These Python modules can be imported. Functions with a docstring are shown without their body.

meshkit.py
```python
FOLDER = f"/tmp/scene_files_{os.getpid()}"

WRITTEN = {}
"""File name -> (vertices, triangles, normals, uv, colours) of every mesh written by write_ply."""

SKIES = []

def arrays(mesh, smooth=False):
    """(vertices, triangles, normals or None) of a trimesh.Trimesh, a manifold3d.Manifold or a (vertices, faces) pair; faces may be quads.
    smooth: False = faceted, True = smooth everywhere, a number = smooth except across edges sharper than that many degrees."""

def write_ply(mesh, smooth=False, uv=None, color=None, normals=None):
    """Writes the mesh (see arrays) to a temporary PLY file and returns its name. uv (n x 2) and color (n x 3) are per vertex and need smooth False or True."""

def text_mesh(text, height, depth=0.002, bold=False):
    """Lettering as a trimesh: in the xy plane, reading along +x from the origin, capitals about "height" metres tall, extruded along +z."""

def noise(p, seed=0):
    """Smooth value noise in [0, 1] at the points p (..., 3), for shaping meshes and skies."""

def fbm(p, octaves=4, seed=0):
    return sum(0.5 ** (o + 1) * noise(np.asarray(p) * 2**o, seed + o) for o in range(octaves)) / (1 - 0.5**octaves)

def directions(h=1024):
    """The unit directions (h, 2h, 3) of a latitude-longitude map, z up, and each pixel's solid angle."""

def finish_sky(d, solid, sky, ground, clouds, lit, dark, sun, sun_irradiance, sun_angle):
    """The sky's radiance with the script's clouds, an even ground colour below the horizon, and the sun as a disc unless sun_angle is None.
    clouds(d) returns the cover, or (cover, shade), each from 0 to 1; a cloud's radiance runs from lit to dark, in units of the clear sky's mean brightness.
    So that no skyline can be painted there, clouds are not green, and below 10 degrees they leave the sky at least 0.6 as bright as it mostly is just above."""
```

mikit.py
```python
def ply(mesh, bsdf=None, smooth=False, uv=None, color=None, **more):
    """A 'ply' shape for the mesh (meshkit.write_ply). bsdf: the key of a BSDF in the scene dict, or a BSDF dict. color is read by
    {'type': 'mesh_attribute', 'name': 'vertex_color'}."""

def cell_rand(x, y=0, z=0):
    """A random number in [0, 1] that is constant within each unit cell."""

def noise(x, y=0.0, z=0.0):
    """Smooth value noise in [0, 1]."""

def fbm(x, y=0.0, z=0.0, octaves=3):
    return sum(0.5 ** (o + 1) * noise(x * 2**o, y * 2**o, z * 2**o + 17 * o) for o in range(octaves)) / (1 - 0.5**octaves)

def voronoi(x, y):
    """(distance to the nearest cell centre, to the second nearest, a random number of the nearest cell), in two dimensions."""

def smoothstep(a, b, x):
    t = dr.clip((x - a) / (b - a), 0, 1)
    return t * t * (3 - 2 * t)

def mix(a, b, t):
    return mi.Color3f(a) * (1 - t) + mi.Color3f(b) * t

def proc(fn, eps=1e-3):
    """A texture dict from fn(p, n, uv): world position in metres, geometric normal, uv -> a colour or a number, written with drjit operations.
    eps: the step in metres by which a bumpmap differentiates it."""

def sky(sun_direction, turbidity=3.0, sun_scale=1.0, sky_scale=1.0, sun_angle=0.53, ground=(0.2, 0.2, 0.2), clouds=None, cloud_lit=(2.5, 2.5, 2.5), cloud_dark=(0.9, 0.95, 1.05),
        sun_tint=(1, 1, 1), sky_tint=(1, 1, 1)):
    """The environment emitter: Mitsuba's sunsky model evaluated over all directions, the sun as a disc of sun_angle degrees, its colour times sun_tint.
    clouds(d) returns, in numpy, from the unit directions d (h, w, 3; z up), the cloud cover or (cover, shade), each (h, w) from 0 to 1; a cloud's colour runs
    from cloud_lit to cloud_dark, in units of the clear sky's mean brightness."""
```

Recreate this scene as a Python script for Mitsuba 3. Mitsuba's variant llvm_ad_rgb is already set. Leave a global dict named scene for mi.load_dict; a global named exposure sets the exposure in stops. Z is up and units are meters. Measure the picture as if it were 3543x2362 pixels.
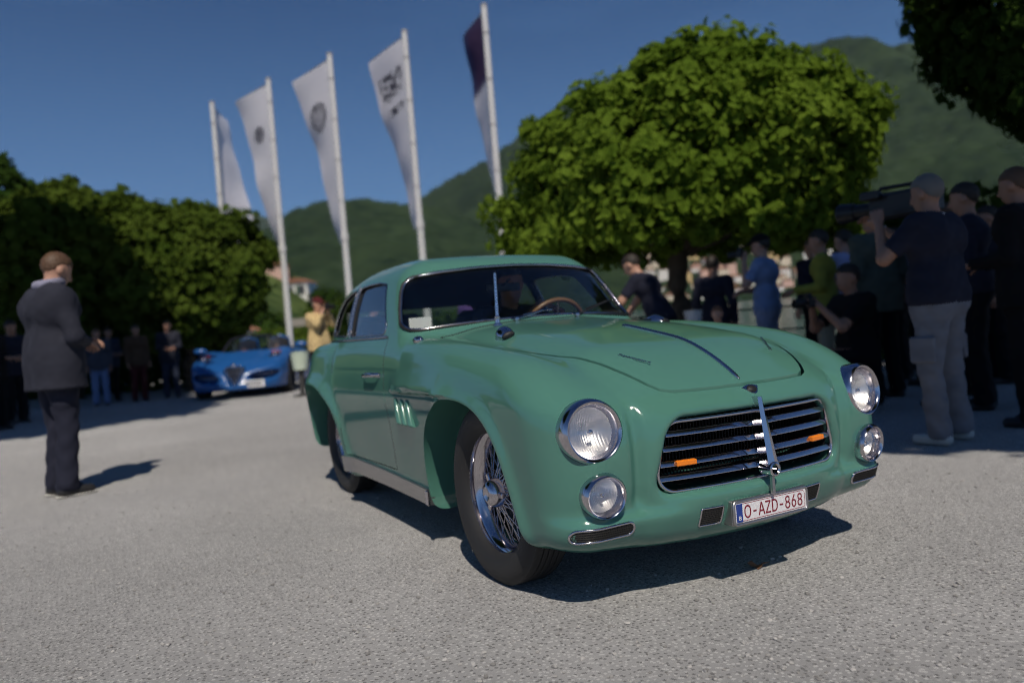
import math, random
import numpy as np, trimesh, manifold3d as m3, shapely
import shapely.geometry as sg
import mitsuba as mi, drjit as dr
import sys
import mikit, meshkit
from scipy.interpolate import PchipInterpolator, CubicSpline
from scipy.spatial import cKDTree
from mikit import noise, fbm, voronoi, cell_rand, smoothstep, mix

T = mi.ScalarTransform4f
scene, labels = {}, {}

# ------------------------------------------------------------------ camera, sky, exposure
CAM = np.array([2.716, -2.023, 0.940])
FWD = np.array([-0.8816816, 0.4715969, -0.0152938])
UP = np.array([0.0241665, 0.0775036, 0.9966991])
scene['camera'] = {'type': 'thinlens', 'fov': 64.39, 'fov_axis': 'x', 'near_clip': 0.05, 'far_clip': 20000.0,
                   'medium': {'type': 'ref', 'id': 'valley_air'}, 'aperture_radius': 0.0088, 'focus_distance': 2.56,
                   'to_world': T().look_at(origin=CAM.tolist(), target=(CAM + FWD).tolist(), up=UP.tolist())}
SUN = np.array([0.82, -0.36, 1.02])
def sky_clouds(d):
    # pale haze low over the hills and thin streaks of cirrus
    el = np.arcsin(np.clip(d[..., 2], -1, 1))
    p = np.stack([d[..., 0] * 3.0 + d[..., 1] * 1.2, d[..., 1] * 3.0, d[..., 2] * 16.0], -1)
    n = meshkit.fbm(p, 5, 3)
    return np.clip(.82 * np.exp(-(np.maximum(el, 0) / .28) ** 2) + np.clip((n - 0.56) * 2.2, 0, 1) * 0.16, 0, 1)
scene['daylight'] = mikit.sky(SUN.tolist(), turbidity=3.0, sky_scale=0.41, sky_tint=(0.40, 0.74, 1.22), sun_tint=(0.885, 0.965, 1.10), clouds=sky_clouds,
                              cloud_lit=(1.55, 3.5, 7.0), ground=(0.10, 0.10, 0.09))
exposure = 1.30

SIDE = np.array([0.4716521, 0.8817847, 0.0])      # level, to the right of the street as one looks along it
AHEAD = np.array([-0.8817847, 0.4716521, 0.0])
def site(lat, dep, z=0.0):
    """A point of the square from metres to the right and metres ahead of where the picture was taken."""
    p = CAM * [1, 1, 0] + SIDE * lat + AHEAD * dep
    return np.array([p[0], p[1], z])
YAW = math.atan2(SIDE[1], SIDE[0])                  # turns local x to 'right' and local y to 'ahead'

# ------------------------------------------------------------------ scene helpers
def numbered(key):
    if key not in scene and key not in used: used.add(key); return key
    for i in range(1, 9999):
        k = f'{key}_{i:03d}'
        if k not in scene and k not in used: used.add(k); return k
used = set()
def thing(name, label, cat, group=None, kind=None):
    k = numbered(name)
    labels[k] = {'label': label, 'category': cat}
    if group: labels[k]['group'] = group
    if kind: labels[k]['kind'] = kind
    return k
def struct(name, mesh, bsdf, smooth=False, **kw):
    k = numbered(name); scene[k] = mikit.ply(mesh, bsdf, smooth=smooth, **kw); labels[k] = {'kind': 'structure', 'label': name.replace('_', ' ')}
    return k
def part(parent, name, mesh, bsdf, smooth=30, label=None, kind=None, normals=None, to_world=None):
    k = numbered(f'{parent}__{name}')
    if normals is not None:
        path = meshkit.write_ply(mesh, False, normals=normals)
        scene[k] = {'type': 'ply', 'filename': path, 'face_normals': False, 'bsdf': {'type': 'ref', 'id': bsdf}}
    else:
        scene[k] = mikit.ply(mesh, bsdf, smooth=smooth)
    if to_world is not None: scene[k]['to_world'] = to_world
    if label or kind: labels[k] = {**({'label': label} if label else {}), **({'kind': kind} if kind else {})}
    return k
def one(name, mesh, bsdf, label, cat, group=None, smooth=30, kind=None):
    k = thing(name, label, cat, group, kind); scene[k] = mikit.ply(mesh, bsdf, smooth=smooth); return k

# ------------------------------------------------------------------ materials
def rgb(*c): return {'type': 'rgb', 'value': list(c)}
def mat(name, **kw):
    scene[name] = {'type': 'twosided', 'bsdf': {'type': 'principled', **kw}}; return name
def plain(name, c, rough=0.6, **kw): return mat(name, base_color=rgb(*c), roughness=rough, **kw)

# ------------------------------------------------------------------ geometry helpers
def smax(a, b, r):
    h = np.clip(0.5 + 0.5 * (a - b) / r, 0, 1)
    return b + (a - b) * h + r * h * (1 - h)
def smin(a, b, r): return -smax(-a, -b, r)
def sstep(a, b, x):
    t = np.clip((x - a) / (b - a), 0, 1); return t * t * (3 - 2 * t)
def surface_nets(v, lo, h):
    """Dual mesh of the zero level of the volume v (negative inside); lo = corner, h = spacing."""
    s = v < 0
    nx, ny, nz = v.shape
    acc = np.zeros((nx - 1, ny - 1, nz - 1, 3)); cnt = np.zeros((nx - 1, ny - 1, nz - 1))
    cs = [(a, b, c) for a in (0, 1) for b in (0, 1) for c in (0, 1)]
    sl = lambda c: v[c[0]:nx - 1 + c[0], c[1]:ny - 1 + c[1], c[2]:nz - 1 + c[2]]
    mixed = np.zeros((nx - 1, ny - 1, nz - 1), int)
    for c in cs: mixed += sl(c) < 0
    act = (mixed > 0) & (mixed < 8)
    idx = np.argwhere(act)
    vals = {c: v[idx[:, 0] + c[0], idx[:, 1] + c[1], idx[:, 2] + c[2]] for c in cs}
    P = np.zeros((len(idx), 3)); N = np.zeros(len(idx))
    for i, a in enumerate(cs):
        for b in cs[i + 1:]:
            if sum(abs(x - y) for x, y in zip(a, b)) != 1: continue
            va, vb = vals[a], vals[b]
            m = (va < 0) != (vb < 0)
            t = np.where(m, va / np.where(m, va - vb, 1), 0)
            q = np.array(a) + t[:, None] * (np.array(b) - np.array(a))
            P[m] += q[m]; N[m] += 1
    P = lo + (idx + P / N[:, None]) * h
    num = -np.ones(act.shape, int); num[act] = np.arange(len(idx))
    F = []
    for ax in range(3):
        u, w = (ax + 1) % 3, (ax + 2) % 3
        d = [0, 0, 0]; d[ax] = 1
        a = s[:nx - d[0], :ny - d[1], :nz - d[2]]; b = s[d[0]:, d[1]:, d[2]:]
        e = np.argwhere(a != b)
        e = e[(e[:, u] > 0) & (e[:, w] > 0) & (e[:, u] < v.shape[u] - 1) & (e[:, w] < v.shape[w] - 1)]
        ins = s[e[:, 0], e[:, 1], e[:, 2]]
        def cell(du, dw):
            q = e.copy(); q[:, u] -= du; q[:, w] -= dw; return num[q[:, 0], q[:, 1], q[:, 2]]
        q = np.stack([cell(1, 1), cell(0, 1), cell(0, 0), cell(1, 0)], 1)
        q[~ins] = q[~ins][:, ::-1]
        F.append(q)
    q = np.vstack(F)
    return P, np.vstack([q[:, [0, 1, 2]], q[:, [0, 2, 3]]])
def gradient(f, P, e=1.5e-3):
    return np.stack([(f(P + d) - f(P - d)) / (2 * e) for d in np.eye(3) * e], 1)
def sdf_mesh(f, lo, hi, h, project=2, mirror_y=False):
    lo, hi = np.array(lo, float), np.array(hi, float)
    n = np.ceil((hi - lo) / h).astype(int) + 1
    ax = [lo[i] + h * np.arange(n[i]) for i in range(3)]
    V = np.empty(n)
    for i in range(0, n[0], 24):
        g = np.stack(np.meshgrid(ax[0][i:i + 24], ax[1], ax[2], indexing='ij'), -1)
        V[i:i + 24] = f(g.reshape(-1, 3)).reshape(g.shape[:3])
    P, F = surface_nets(V, lo, h)
    for _ in range(project):
        g = gradient(f, P); g2 = (g * g).sum(1)
        step = np.clip(f(P) / np.maximum(g2, 0.05), -h, h)
        P = P - g * step[:, None] * 0.9
    return P, F
def manifold(P, F): return m3.Manifold(m3.Mesh(np.asarray(P, np.float32), np.asarray(F, np.uint32)))
def as_tm(m):
    q = m.to_mesh(); return trimesh.Trimesh(q.vert_properties[:, :3], q.tri_verts, process=False)
def prism(poly, axis, a, b):
    """poly (n,2) in the two other axes (cyclic order), extruded along axis from a to b, as a Manifold."""
    p = sg.Polygon(poly) if not hasattr(poly, 'geom_type') else poly
    if not p.is_valid: p = p.buffer(0)
    p = sg.polygon.orient(p)
    m = m3.Manifold.extrude(m3.CrossSection([np.array(p.exterior.coords)[:-1]]), b - a)
    q = m.translate([0, 0, a])
    if axis == 2: return q
    M = {0: [[0, 0, 1, 0], [1, 0, 0, 0], [0, 1, 0, 0]], 1: [[1, 0, 0, 0], [0, 0, -1, 0], [0, 1, 0, 0]]}[axis]
    return q.transform(np.array(M, float))          # axis 0: poly=(y,z); axis 1: poly=(x,z), extruded along -y
def smooth_poly(pts, n=120, closed=True):
    p = np.array(pts, float)
    if closed: p = np.vstack([p, p[:1]])
    t = np.r_[0, np.cumsum(np.linalg.norm(np.diff(p, axis=0), axis=1))]
    c = CubicSpline(t, p, bc_type='periodic' if closed else 'natural')
    return c(np.linspace(0, t[-1], n, endpoint=not closed))
def round_poly(pts, r, seg=8):
    return np.array(sg.Polygon(pts).buffer(-r, join_style='mitre').buffer(r, quad_segs=seg).exterior.coords)[:-1]
def tube(path, r, n=10, closed=False, ref=(0, 0, 1), flat=1.0, caps=True):
    """A swept tube along path (m,3); r = radius or list; flat squashes it along the reference direction."""
    p = np.array(path, float); m = len(p)
    r = np.broadcast_to(np.asarray(r, float), (m,))
    t = np.gradient(p, axis=0) if not closed else np.roll(p, -1, 0) - np.roll(p, 1, 0)
    t /= np.linalg.norm(t, axis=1, keepdims=True) + 1e-12
    ref = np.broadcast_to(np.asarray(ref, float), (m, 3))
    u = np.cross(t, ref); bad = np.linalg.norm(u, axis=1) < 1e-3
    u[bad] = np.cross(t[bad], [1, 0, 0.01]); u /= np.linalg.norm(u, axis=1, keepdims=True)
    w = np.cross(u, t)
    a = np.arange(n) / n * 2 * np.pi
    V = (p[:, None] + r[:, None, None] * (np.cos(a)[None, :, None] * u[:, None] + flat * np.sin(a)[None, :, None] * w[:, None])).reshape(-1, 3)
    F = []
    for i in range(m if closed else m - 1):
        for j in range(n):
            A, B = i * n + j, i * n + (j + 1) % n
            C, D = ((i + 1) % m) * n + j, ((i + 1) % m) * n + (j + 1) % n
            F += [[A, B, D], [A, D, C]]
    if not closed and caps:
        V = np.vstack([V, p[:1], p[-1:]])
        F += [[len(V) - 2, (j + 1) % n, j] for j in range(n)]
        F += [[len(V) - 1, (m - 1) * n + j, (m - 1) * n + (j + 1) % n] for j in range(n)]
    return trimesh.Trimesh(V, F, process=False)
def lathe(profile, n=48):
    """profile (r, z) turned round the z axis."""
    p = np.array(profile, float); m = len(p); a = np.arange(n) / n * 2 * np.pi
    V = np.stack([p[:, 0, None] * np.cos(a), p[:, 0, None] * np.sin(a), np.broadcast_to(p[:, 1, None], (m, n))], -1).reshape(-1, 3)
    F = []
    for i in range(m - 1):
        for j in range(n):
            A, B, C, D = i * n + j, i * n + (j + 1) % n, (i + 1) * n + j, (i + 1) * n + (j + 1) % n
            if p[i, 0] > 1e-6: F.append([A, B, D])
            if p[i + 1, 0] > 1e-6: F.append([A, D, C])
    return trimesh.Trimesh(V, F, process=False)
def box(sx, sy, sz, at=(0, 0, 0), bevel=0.0):
    if bevel:
        c = m3.CrossSection.square([sx - 2 * bevel, sy - 2 * bevel], True).offset(bevel, m3.JoinType.Round, circular_segments=12)
        a = m3.Manifold.extrude(c, sz - 2 * bevel).translate([0, 0, -sz / 2 + bevel])
        c2 = m3.CrossSection.square([sx - 2 * bevel, sy - 2 * bevel], True)
        a = m3.Manifold.batch_hull([a, m3.Manifold.extrude(c2, sz).translate([0, 0, -sz / 2])])
        return as_tm(a.translate(list(at)))
    m = trimesh.creation.box((sx, sy, sz)); m.apply_translation(at); return m
def moved(m, M): m = m.copy(); m.apply_transform(M); return m
def frame(o, x, y, z):
    M = np.eye(4); M[:3, 0], M[:3, 1], M[:3, 2], M[:3, 3] = x, y, z, o; return M
def rotz(a, at=(0, 0, 0)):
    M = np.eye(4); M[:2, :2] = [[math.cos(a), -math.sin(a)], [math.sin(a), math.cos(a)]]; M[:3, 3] = at; return M
cat_ = trimesh.util.concatenate
# ------------------------------------------------------------------ the green coupe: body shape
# Car axes = scene axes: x forward from the front axle, y to the car's left, z up.
def knots(xs, ys): return PchipInterpolator(xs, ys, extrapolate=True)
W_MID = knots([-3.3, -3.1, -2.9, -2.6, -2.3, -2.08, -1.9, -1.6, -1.3, -0.9, -0.6, -0.2, 0.1, 0.35, 0.55, 0.8], [.42, .53, .62, .705, .764, .757, .735, .728, .728, .738, .757, .775, .778, .772, .755, .70])
T_CEN = knots([-3.4, -3.1, -2.8, -2.4, -1.6, -1.0, -0.7, -0.35, -0.08, .11, .31, .44, .55, .60, .66, .75, .9], [.55, .80, .88, .93, .94, .985, .975, .945, .918, .886, .846, .806, .755, .722, .675, .55, .3])
T_FEN = knots([-3.4, -3.1, -2.8, -2.4, -2.1, -1.05, -.75, -.48, -.3, -.15, .08, .30, .46, .56, .61, .66, .75, .9], [.55, .80, .89, .935, .945, .94, .934, .921, .907, .892, .866, .836, .803, .765, .735, .70, .58, .3])
VALLEY = knots([-1.3, -1.0, -.8, -.6, -.3, 0, .3, .42, .52, .62, .9], [0, 0, .008, .026, .037, .036, .036, .034, .016, .0, 0])
F_Z = knots([.02, .15, .20, .26, .33, .42, .50, .60, .66, .72, .80, 1.0], [.47, .565, .625, .662, .686, .703, .706, .698, .676, .61, .50, .2])
F_D = knots([0, .2, .36, .42, .47, .55, .63, .70, .78, 1.0], [0, .012, .05, .074, .094, .103, .107, .128, .175, .40])
ROOF_C = knots([-3.6, -3.1, -2.9, -2.6, -2.3, -2.0, -1.7, -1.45, -1.2, -1.0, -.85, -.6], [.60, .89, 1.02, 1.185, 1.283, 1.334, 1.357, 1.359, 1.345, 1.308, 1.262, 1.16])
CAB_W = knots([-3.4, -2.9, -2.6, -2.3, -2.05, -1.8, -1.2, -.6], [-.36, -.25, -.145, -.065, -.022, -.004, 0, 0])
CAB_Z = knots([.80, .94, 1.0, 1.1, 1.2, 1.26, 1.4], [.70, .672, .657, .628, .588, .556, .44])
ARCH_F = smooth_poly([(-.62, .10), (-.645, .23), (-.615, .40), (-.555, .52), (-.465, .605), (-.33, .668), (-.17, .690), (-.01, .680), (.10, .645), (.175, .59), (.228, .52), (.27, .43), (.305, .34), (.335, .255), (.375, .185), (.43, .12), (.2, .02), (-.3, .0)], 160)
ARCH_R = smooth_poly([(-1.86, .12), (-1.865, .30), (-1.90, .47), (-1.99, .60), (-2.12, .675), (-2.30, .70), (-2.48, .69), (-2.60, .62), (-2.68, .50), (-2.71, .36), (-2.70, .22), (-2.6, .12), (-2.3, .08)], 140)
_gx, _gz = np.arange(-3.5, 1.0, .01), np.arange(0, 1.2, .01)
def _arch_field(poly):
    g = np.stack(np.meshgrid(_gx, _gz, indexing='ij'), -1)
    d, _ = cKDTree(poly).query(g.reshape(-1, 2))
    ins = shapely.contains_xy(sg.Polygon(poly), g[..., 0], g[..., 1])
    return np.where(ins, -1, 1) * d.reshape(g.shape[:2])
_AF, _AR = _arch_field(smooth_poly(ARCH_F, 900)), _arch_field(smooth_poly(ARCH_R, 900))
def _bil(G, x, z):
    u = np.clip((x - _gx[0]) / .01, 0, len(_gx) - 1.001); w = np.clip((z - _gz[0]) / .01, 0, len(_gz) - 1.001)
    i, j = u.astype(int), w.astype(int); a, b = u - i, w - j
    return (G[i, j] * (1 - a) * (1 - b) + G[i + 1, j] * a * (1 - b) + G[i, j + 1] * (1 - a) * b + G[i + 1, j + 1] * a * b)
def mouth_d(a, z):
    hw = .418 - .27 * (z - .38)
    qx, qz = a - hw + .065, np.abs(z - .487) - .118 + .065
    return np.hypot(np.maximum(qx, 0), np.maximum(qz, 0)) + np.minimum(np.maximum(qx, qz), 0) - .065
def car_lower(p):
    x, a, z = p[:, 0], np.sqrt(p[:, 1] ** 2 + 1e-6), p[:, 2]
    # flanks
    w = W_MID(x) - .045 * (np.clip(z - .62, 0, 1) / .3) ** 2 - (.058 - .040 * sstep(-.35, .25, x)) * (np.clip(.68 - z, 0, 1) / .48) ** 1.35
    df, drr = _bil(_AF, x, z), _bil(_AR, x, z)
    back = sstep(-.20, -.42, x)                                   # behind the front wheel the panel is let in below the eyebrow
    low = sstep(.712, .692, z - .012 * sstep(-.3, -.75, x))
    zl = z + .010 * sstep(-.3, -.9, x)
    w = w - .008 * back * low * sstep(-1.0, -.6, x)
    w = w + .024 * sstep(-1.0, -.78, x) * sstep(-.08, -.30, x) * sstep(.692, .706, zl) * np.exp(-(np.maximum(zl - .704, 0) / .075) ** 2)
    w = w + .016 * np.exp(-(np.maximum(df, 0) / .035) ** 2) * (1 - back * low) * (df > -.2)
    w = w + .026 * np.exp(-(np.maximum(drr, 0) / .05) ** 2) * (drr > -.2)
    side = a - w
    # top
    b = sstep(.12, .62, a)
    tc, tf = T_CEN(x), T_FEN(x)
    t = tc + (tf - tc) * b - VALLEY(x) * np.exp(-((a - .495) / .085) ** 2)
    top = (z - t) * .93
    # nose
    g = .84 + .16 * sstep(.28, .36, z)
    f = F_Z(z) - F_D(a) * g
    f = f + .016 * sstep(.335, .30, z) * sstep(.25, .45, a)                     # bumper roll under the fog lamps
    f = f - .020 * np.exp(-((a - .475) / .022) ** 2) * sstep(.30, .38, z) * sstep(.72, .60, z)   # crease between mouth and lamp pods
    f = f + .012 * np.exp(-((a - .60) / .11) ** 2) * np.exp(-((z - .52) / .16) ** 2)
    front = x - f
    rear = -3.20 + .35 * (a / .7) ** 3 + .25 * (np.clip(.55 - z, 0, 1)) - x
    bot = .165 + .045 * (a / .7) ** 2 * sstep(.0, .45, x) + .09 * sstep(-2.0, -2.6, x) - z
    d = smax(side, front, .105 + .055 * sstep(.25, .6, z))
    d = smax(d, top, .10 + .05 * sstep(-.6, .2, x) - .02 * sstep(-.9, -1.3, x))
    d = smax(d, bot, .07); d = smax(d, rear, .15)
    # the mouth, with rolled lips
    m = np.maximum(mouth_d(a, z), .47 - x)
    return smax(d, -m, .045)
def car_cabin(p):
    x, a, z = p[:, 0], np.sqrt(p[:, 1] ** 2 + 1e-6), p[:, 2]
    side = (a - CAB_Z(z) - CAB_W(x)) * .95
    top = (z - (ROOF_C(x) - .075 * a * a)) * np.where(x < -2.2, .85, 1)
    ws = (x - (-.735 - .165 * (a / .64) ** 2 - .83 * (z - .98))) * .77
    d = smax(side, top, .115)
    d = smax(d, ws, .075)
    return np.maximum(d, .82 - z)
def car_f(p): return smin(car_lower(p), car_cabin(p), .035)
def car_mesh():
    P, F = sdf_mesh(car_f, (-3.26, -.86, .10), (.80, .86, 1.42), RES)
    return P, F
RES = .0125
def _march(f, put, n, start, stop, step=.04):
    """First crossing from outside to inside along one axis, for n parallel rays; then refined."""
    t = np.arange(start, stop, -step); out = np.full(n, np.nan)
    V = f(put(np.repeat(t[:, None], n, 1))).reshape(len(t), n)
    neg = V < 0; hit = neg.any(0); i = np.argmax(neg, 0); i = np.maximum(i, 1)
    a, b = t[i - 1].astype(float), t[i].astype(float)
    for _ in range(9):
        m = .5 * (a + b); inside = f(put(m[None])).reshape(n) < 0
        b = np.where(inside, m, b); a = np.where(inside, a, m)
    out[hit] = (.5 * (a + b))[hit]; return out
def _flat(*q):
    q = np.broadcast_arrays(*[np.asarray(v, float) for v in q]); return q[0].shape, [v.ravel() for v in q]
def surf_x(y, z, x0=1.2, x1=-1.6, f=None):
    """x of the outer skin met when coming from ahead at (y, z)."""
    sh, (y, z) = _flat(y, z)
    return _march(f or car_f, lambda t: np.stack([t, np.broadcast_to(y, t.shape), np.broadcast_to(z, t.shape)], -1).reshape(-1, 3), len(y), x0, x1).reshape(sh)
def surf_z(x, y, z0=1.45, f=None):
    sh, (x, y) = _flat(x, y)
    return _march(f or car_f, lambda t: np.stack([np.broadcast_to(x, t.shape), np.broadcast_to(y, t.shape), t], -1).reshape(-1, 3), len(x), z0, .1).reshape(sh)
def surf_y(x, z, f=None, y0=1.0):
    """|y| of the outer skin met when coming from the side at (x, z)."""
    sh, (x, z) = _flat(x, z)
    return _march(f or car_f, lambda t: np.stack([np.broadcast_to(x, t.shape), t, np.broadcast_to(z, t.shape)], -1).reshape(-1, 3), len(x), y0, .1).reshape(sh)
def skin_normal(P): g = gradient(car_f, np.atleast_2d(P)); return g / np.linalg.norm(g, axis=1, keepdims=True)
# ------------------------------------------------------------------ materials of the car
scene['green_paint'] = {'type': 'twosided', 'bsdf': {'type': 'roughplastic', 'diffuse_reflectance': rgb(.215, .470, .400), 'int_ior': 1.68, 'alpha': .008, 'distribution': 'ggx', 'nonlinear': True}}
scene['chrome'] = {'type': 'twosided', 'bsdf': {'type': 'roughconductor', 'material': 'Cr', 'alpha': .015, 'distribution': 'ggx', 'specular_reflectance': rgb(1, 1, 1)}}
scene['reflector'] = {'type': 'twosided', 'bsdf': {'type': 'roughconductor', 'material': 'Al', 'alpha': .16, 'distribution': 'ggx'}}
mat('brushed_metal', base_color=mikit.proc(lambda p, n, uv: mix((.46, .45, .46), (.60, .58, .57), fbm(p.x * 14, p.y * 90, p.z * 160))), metallic=1.0, roughness=.38)
plain('black_trim', (.012, .012, .013), .55)
plain('rubber', (.022, .022, .023), .62)
plain('cabin_cloth', (.030, .031, .036), .9)
plain('seat_leather', (.075, .075, .085), .55)
plain('wood_rim', (.23, .12, .06), .35, clearcoat=.6)
plain('dark_metal', (.05, .05, .05), .4, metallic=.6)
plain('white_card', (.80, .80, .80), .7)
plain('red_print', (.55, .05, .06), .6)
plain('plate_white', (.74, .73, .76), .35, clearcoat=.5)
plain('plate_red', (.20, .012, .025), .45)
plain('plate_blue', (.02, .05, .26), .4)
mat('amber_lens', base_color=rgb(.85, .22, .01), roughness=.25, clearcoat=1.0)
scene['glass'] = {'type': 'thindielectric', 'int_ior': 1.5, 'specular_transmittance': rgb(.86, .90, .88)}
scene['side_glass'] = {'type': 'thindielectric', 'int_ior': 1.5, 'specular_transmittance': rgb(.62, .66, .66)}
scene['lamp_glass'] = {'type': 'thindielectric', 'int_ior': 1.45, 'specular_transmittance': rgb(.97, .97, .97)}

# ------------------------------------------------------------------ the coupe, cut out of its skin
car = thing('green_coupe', 'vintage green two-door coupe with chrome grille, driving towards the viewer', 'car')
P_, F_ = car_mesh()
outer = manifold(P_, F_)
core_f = lambda p: np.maximum(car_f(p) + .030, -(np.maximum(mouth_d(np.abs(p[:, 1]), p[:, 2]), .47 - p[:, 0]) - .02))
inner = manifold(*sdf_mesh(core_f, (-3.26, -.86, .10), (.80, .86, 1.42), .025, project=1))
well = lambda poly, a, b: prism(poly, 1, a, b)
flip = lambda m: m.mirror([0, 1, 0])
buf = lambda poly, d: np.array(sg.Polygon(poly).buffer(d).exterior.coords)[:-1]
wells_out = [prism(buf(q, .025), 1, .40, 1.0) for q in (ARCH_F, ARCH_R)]
for m in wells_out: inner = inner - m - flip(m)
body = outer - inner
for q in (ARCH_F, ARCH_R):
    m = prism(q, 1, .425, 1.0); body = body - m - flip(m)
# windscreen, side and rear windows
WS_HALF = [(0, .994), (.3, .988), (.48, .978), (.59, .969), (.632, .974), (.645, 1.0), (.622, 1.08), (.592, 1.16), (.568, 1.203), (.53, 1.232), (.40, 1.250), (.2, 1.263), (0, 1.267)]
WS = np.array(sg.Polygon(WS_HALF + [(-y, z) for y, z in WS_HALF[-2:0:-1]]).buffer(-.02).buffer(.02).exterior.coords)[:-1]
DOOR_WIN = round_poly([(-1.115, .962), (-1.30, 1.222), (-1.45, 1.240), (-1.62, 1.243), (-1.775, 1.238), (-1.745, .966)], .03)
QUARTER = round_poly([(-1.80, .968), (-1.825, 1.234), (-1.98, 1.220), (-2.11, 1.190), (-2.22, 1.12), (-2.30, .985)], .03)
REAR_WIN = round_poly([(-.55, .972), (.55, .972), (.48, 1.135), (-.48, 1.135)], .05)
body = body - prism(WS, 0, -1.30, -.45) - prism(REAR_WIN, 0, -3.1, -2.2)
for q in (DOOR_WIN, QUARTER):
    m = prism(q, 1, .4, .9); body = body - m - flip(m)
# the mouth opens into the engine bay
MOUTH = lambda d: np.array(sg.Polygon([(-.418, .38), (.418, .38), (.357, .604), (-.357, .604)]).buffer(-.08).buffer(.08 + d).exterior.coords)[:-1]
body = body - prism(MOUTH(-.02), 0, .30, .55)
# lamp seats
LAMPS = {'headlight': (.622, .598, .104), 'fog_lamp': (.612, .398, .074)}
for y, z, r in LAMPS.values():
    for s in (1, -1): body = body - m3.Manifold.cylinder(.4, r * .86, r * .86, 40).transform(np.array([[0, 0, 1, .46], [1, 0, 0, s * y], [0, 1, 0, z]], float))
# bonnet and doors
HOOD_HALF = [(.607, 0), (.604, .10), (.597, .22), (.586, .295), (.566, .335), (.53, .362), (.48, .385), (.42, .408), (.32, .438), (.16, .474), (-.05, .503), (-.31, .524), (-.72, .548), (-.765, .53), (-.735, .30), (-.70, 0)]
HOOD = sg.Polygon(HOOD_HALF + [(x, -y) for x, y in HOOD_HALF[-2:0:-1]]).buffer(-.02).buffer(.02)
ring = lambda g: np.array(sg.polygon.orient(g).exterior.coords)[:-1]
hood = body ^ prism(ring(HOOD.buffer(-.0070)), 2, .5, 1.25)
body = body - prism(ring(HOOD.buffer(.0055)), 2, .5, 1.25)
DOOR = sg.Polygon(round_poly([(-1.09, .945), (-1.075, .84), (-1.055, .70), (-1.035, .57), (-1.04, .41), (-1.065, .30), (-1.845, .30), (-1.86, .47), (-1.93, .62), (-1.95, .75), (-1.955, .86), (-1.95, .945)], .012))
doors = []
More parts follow.
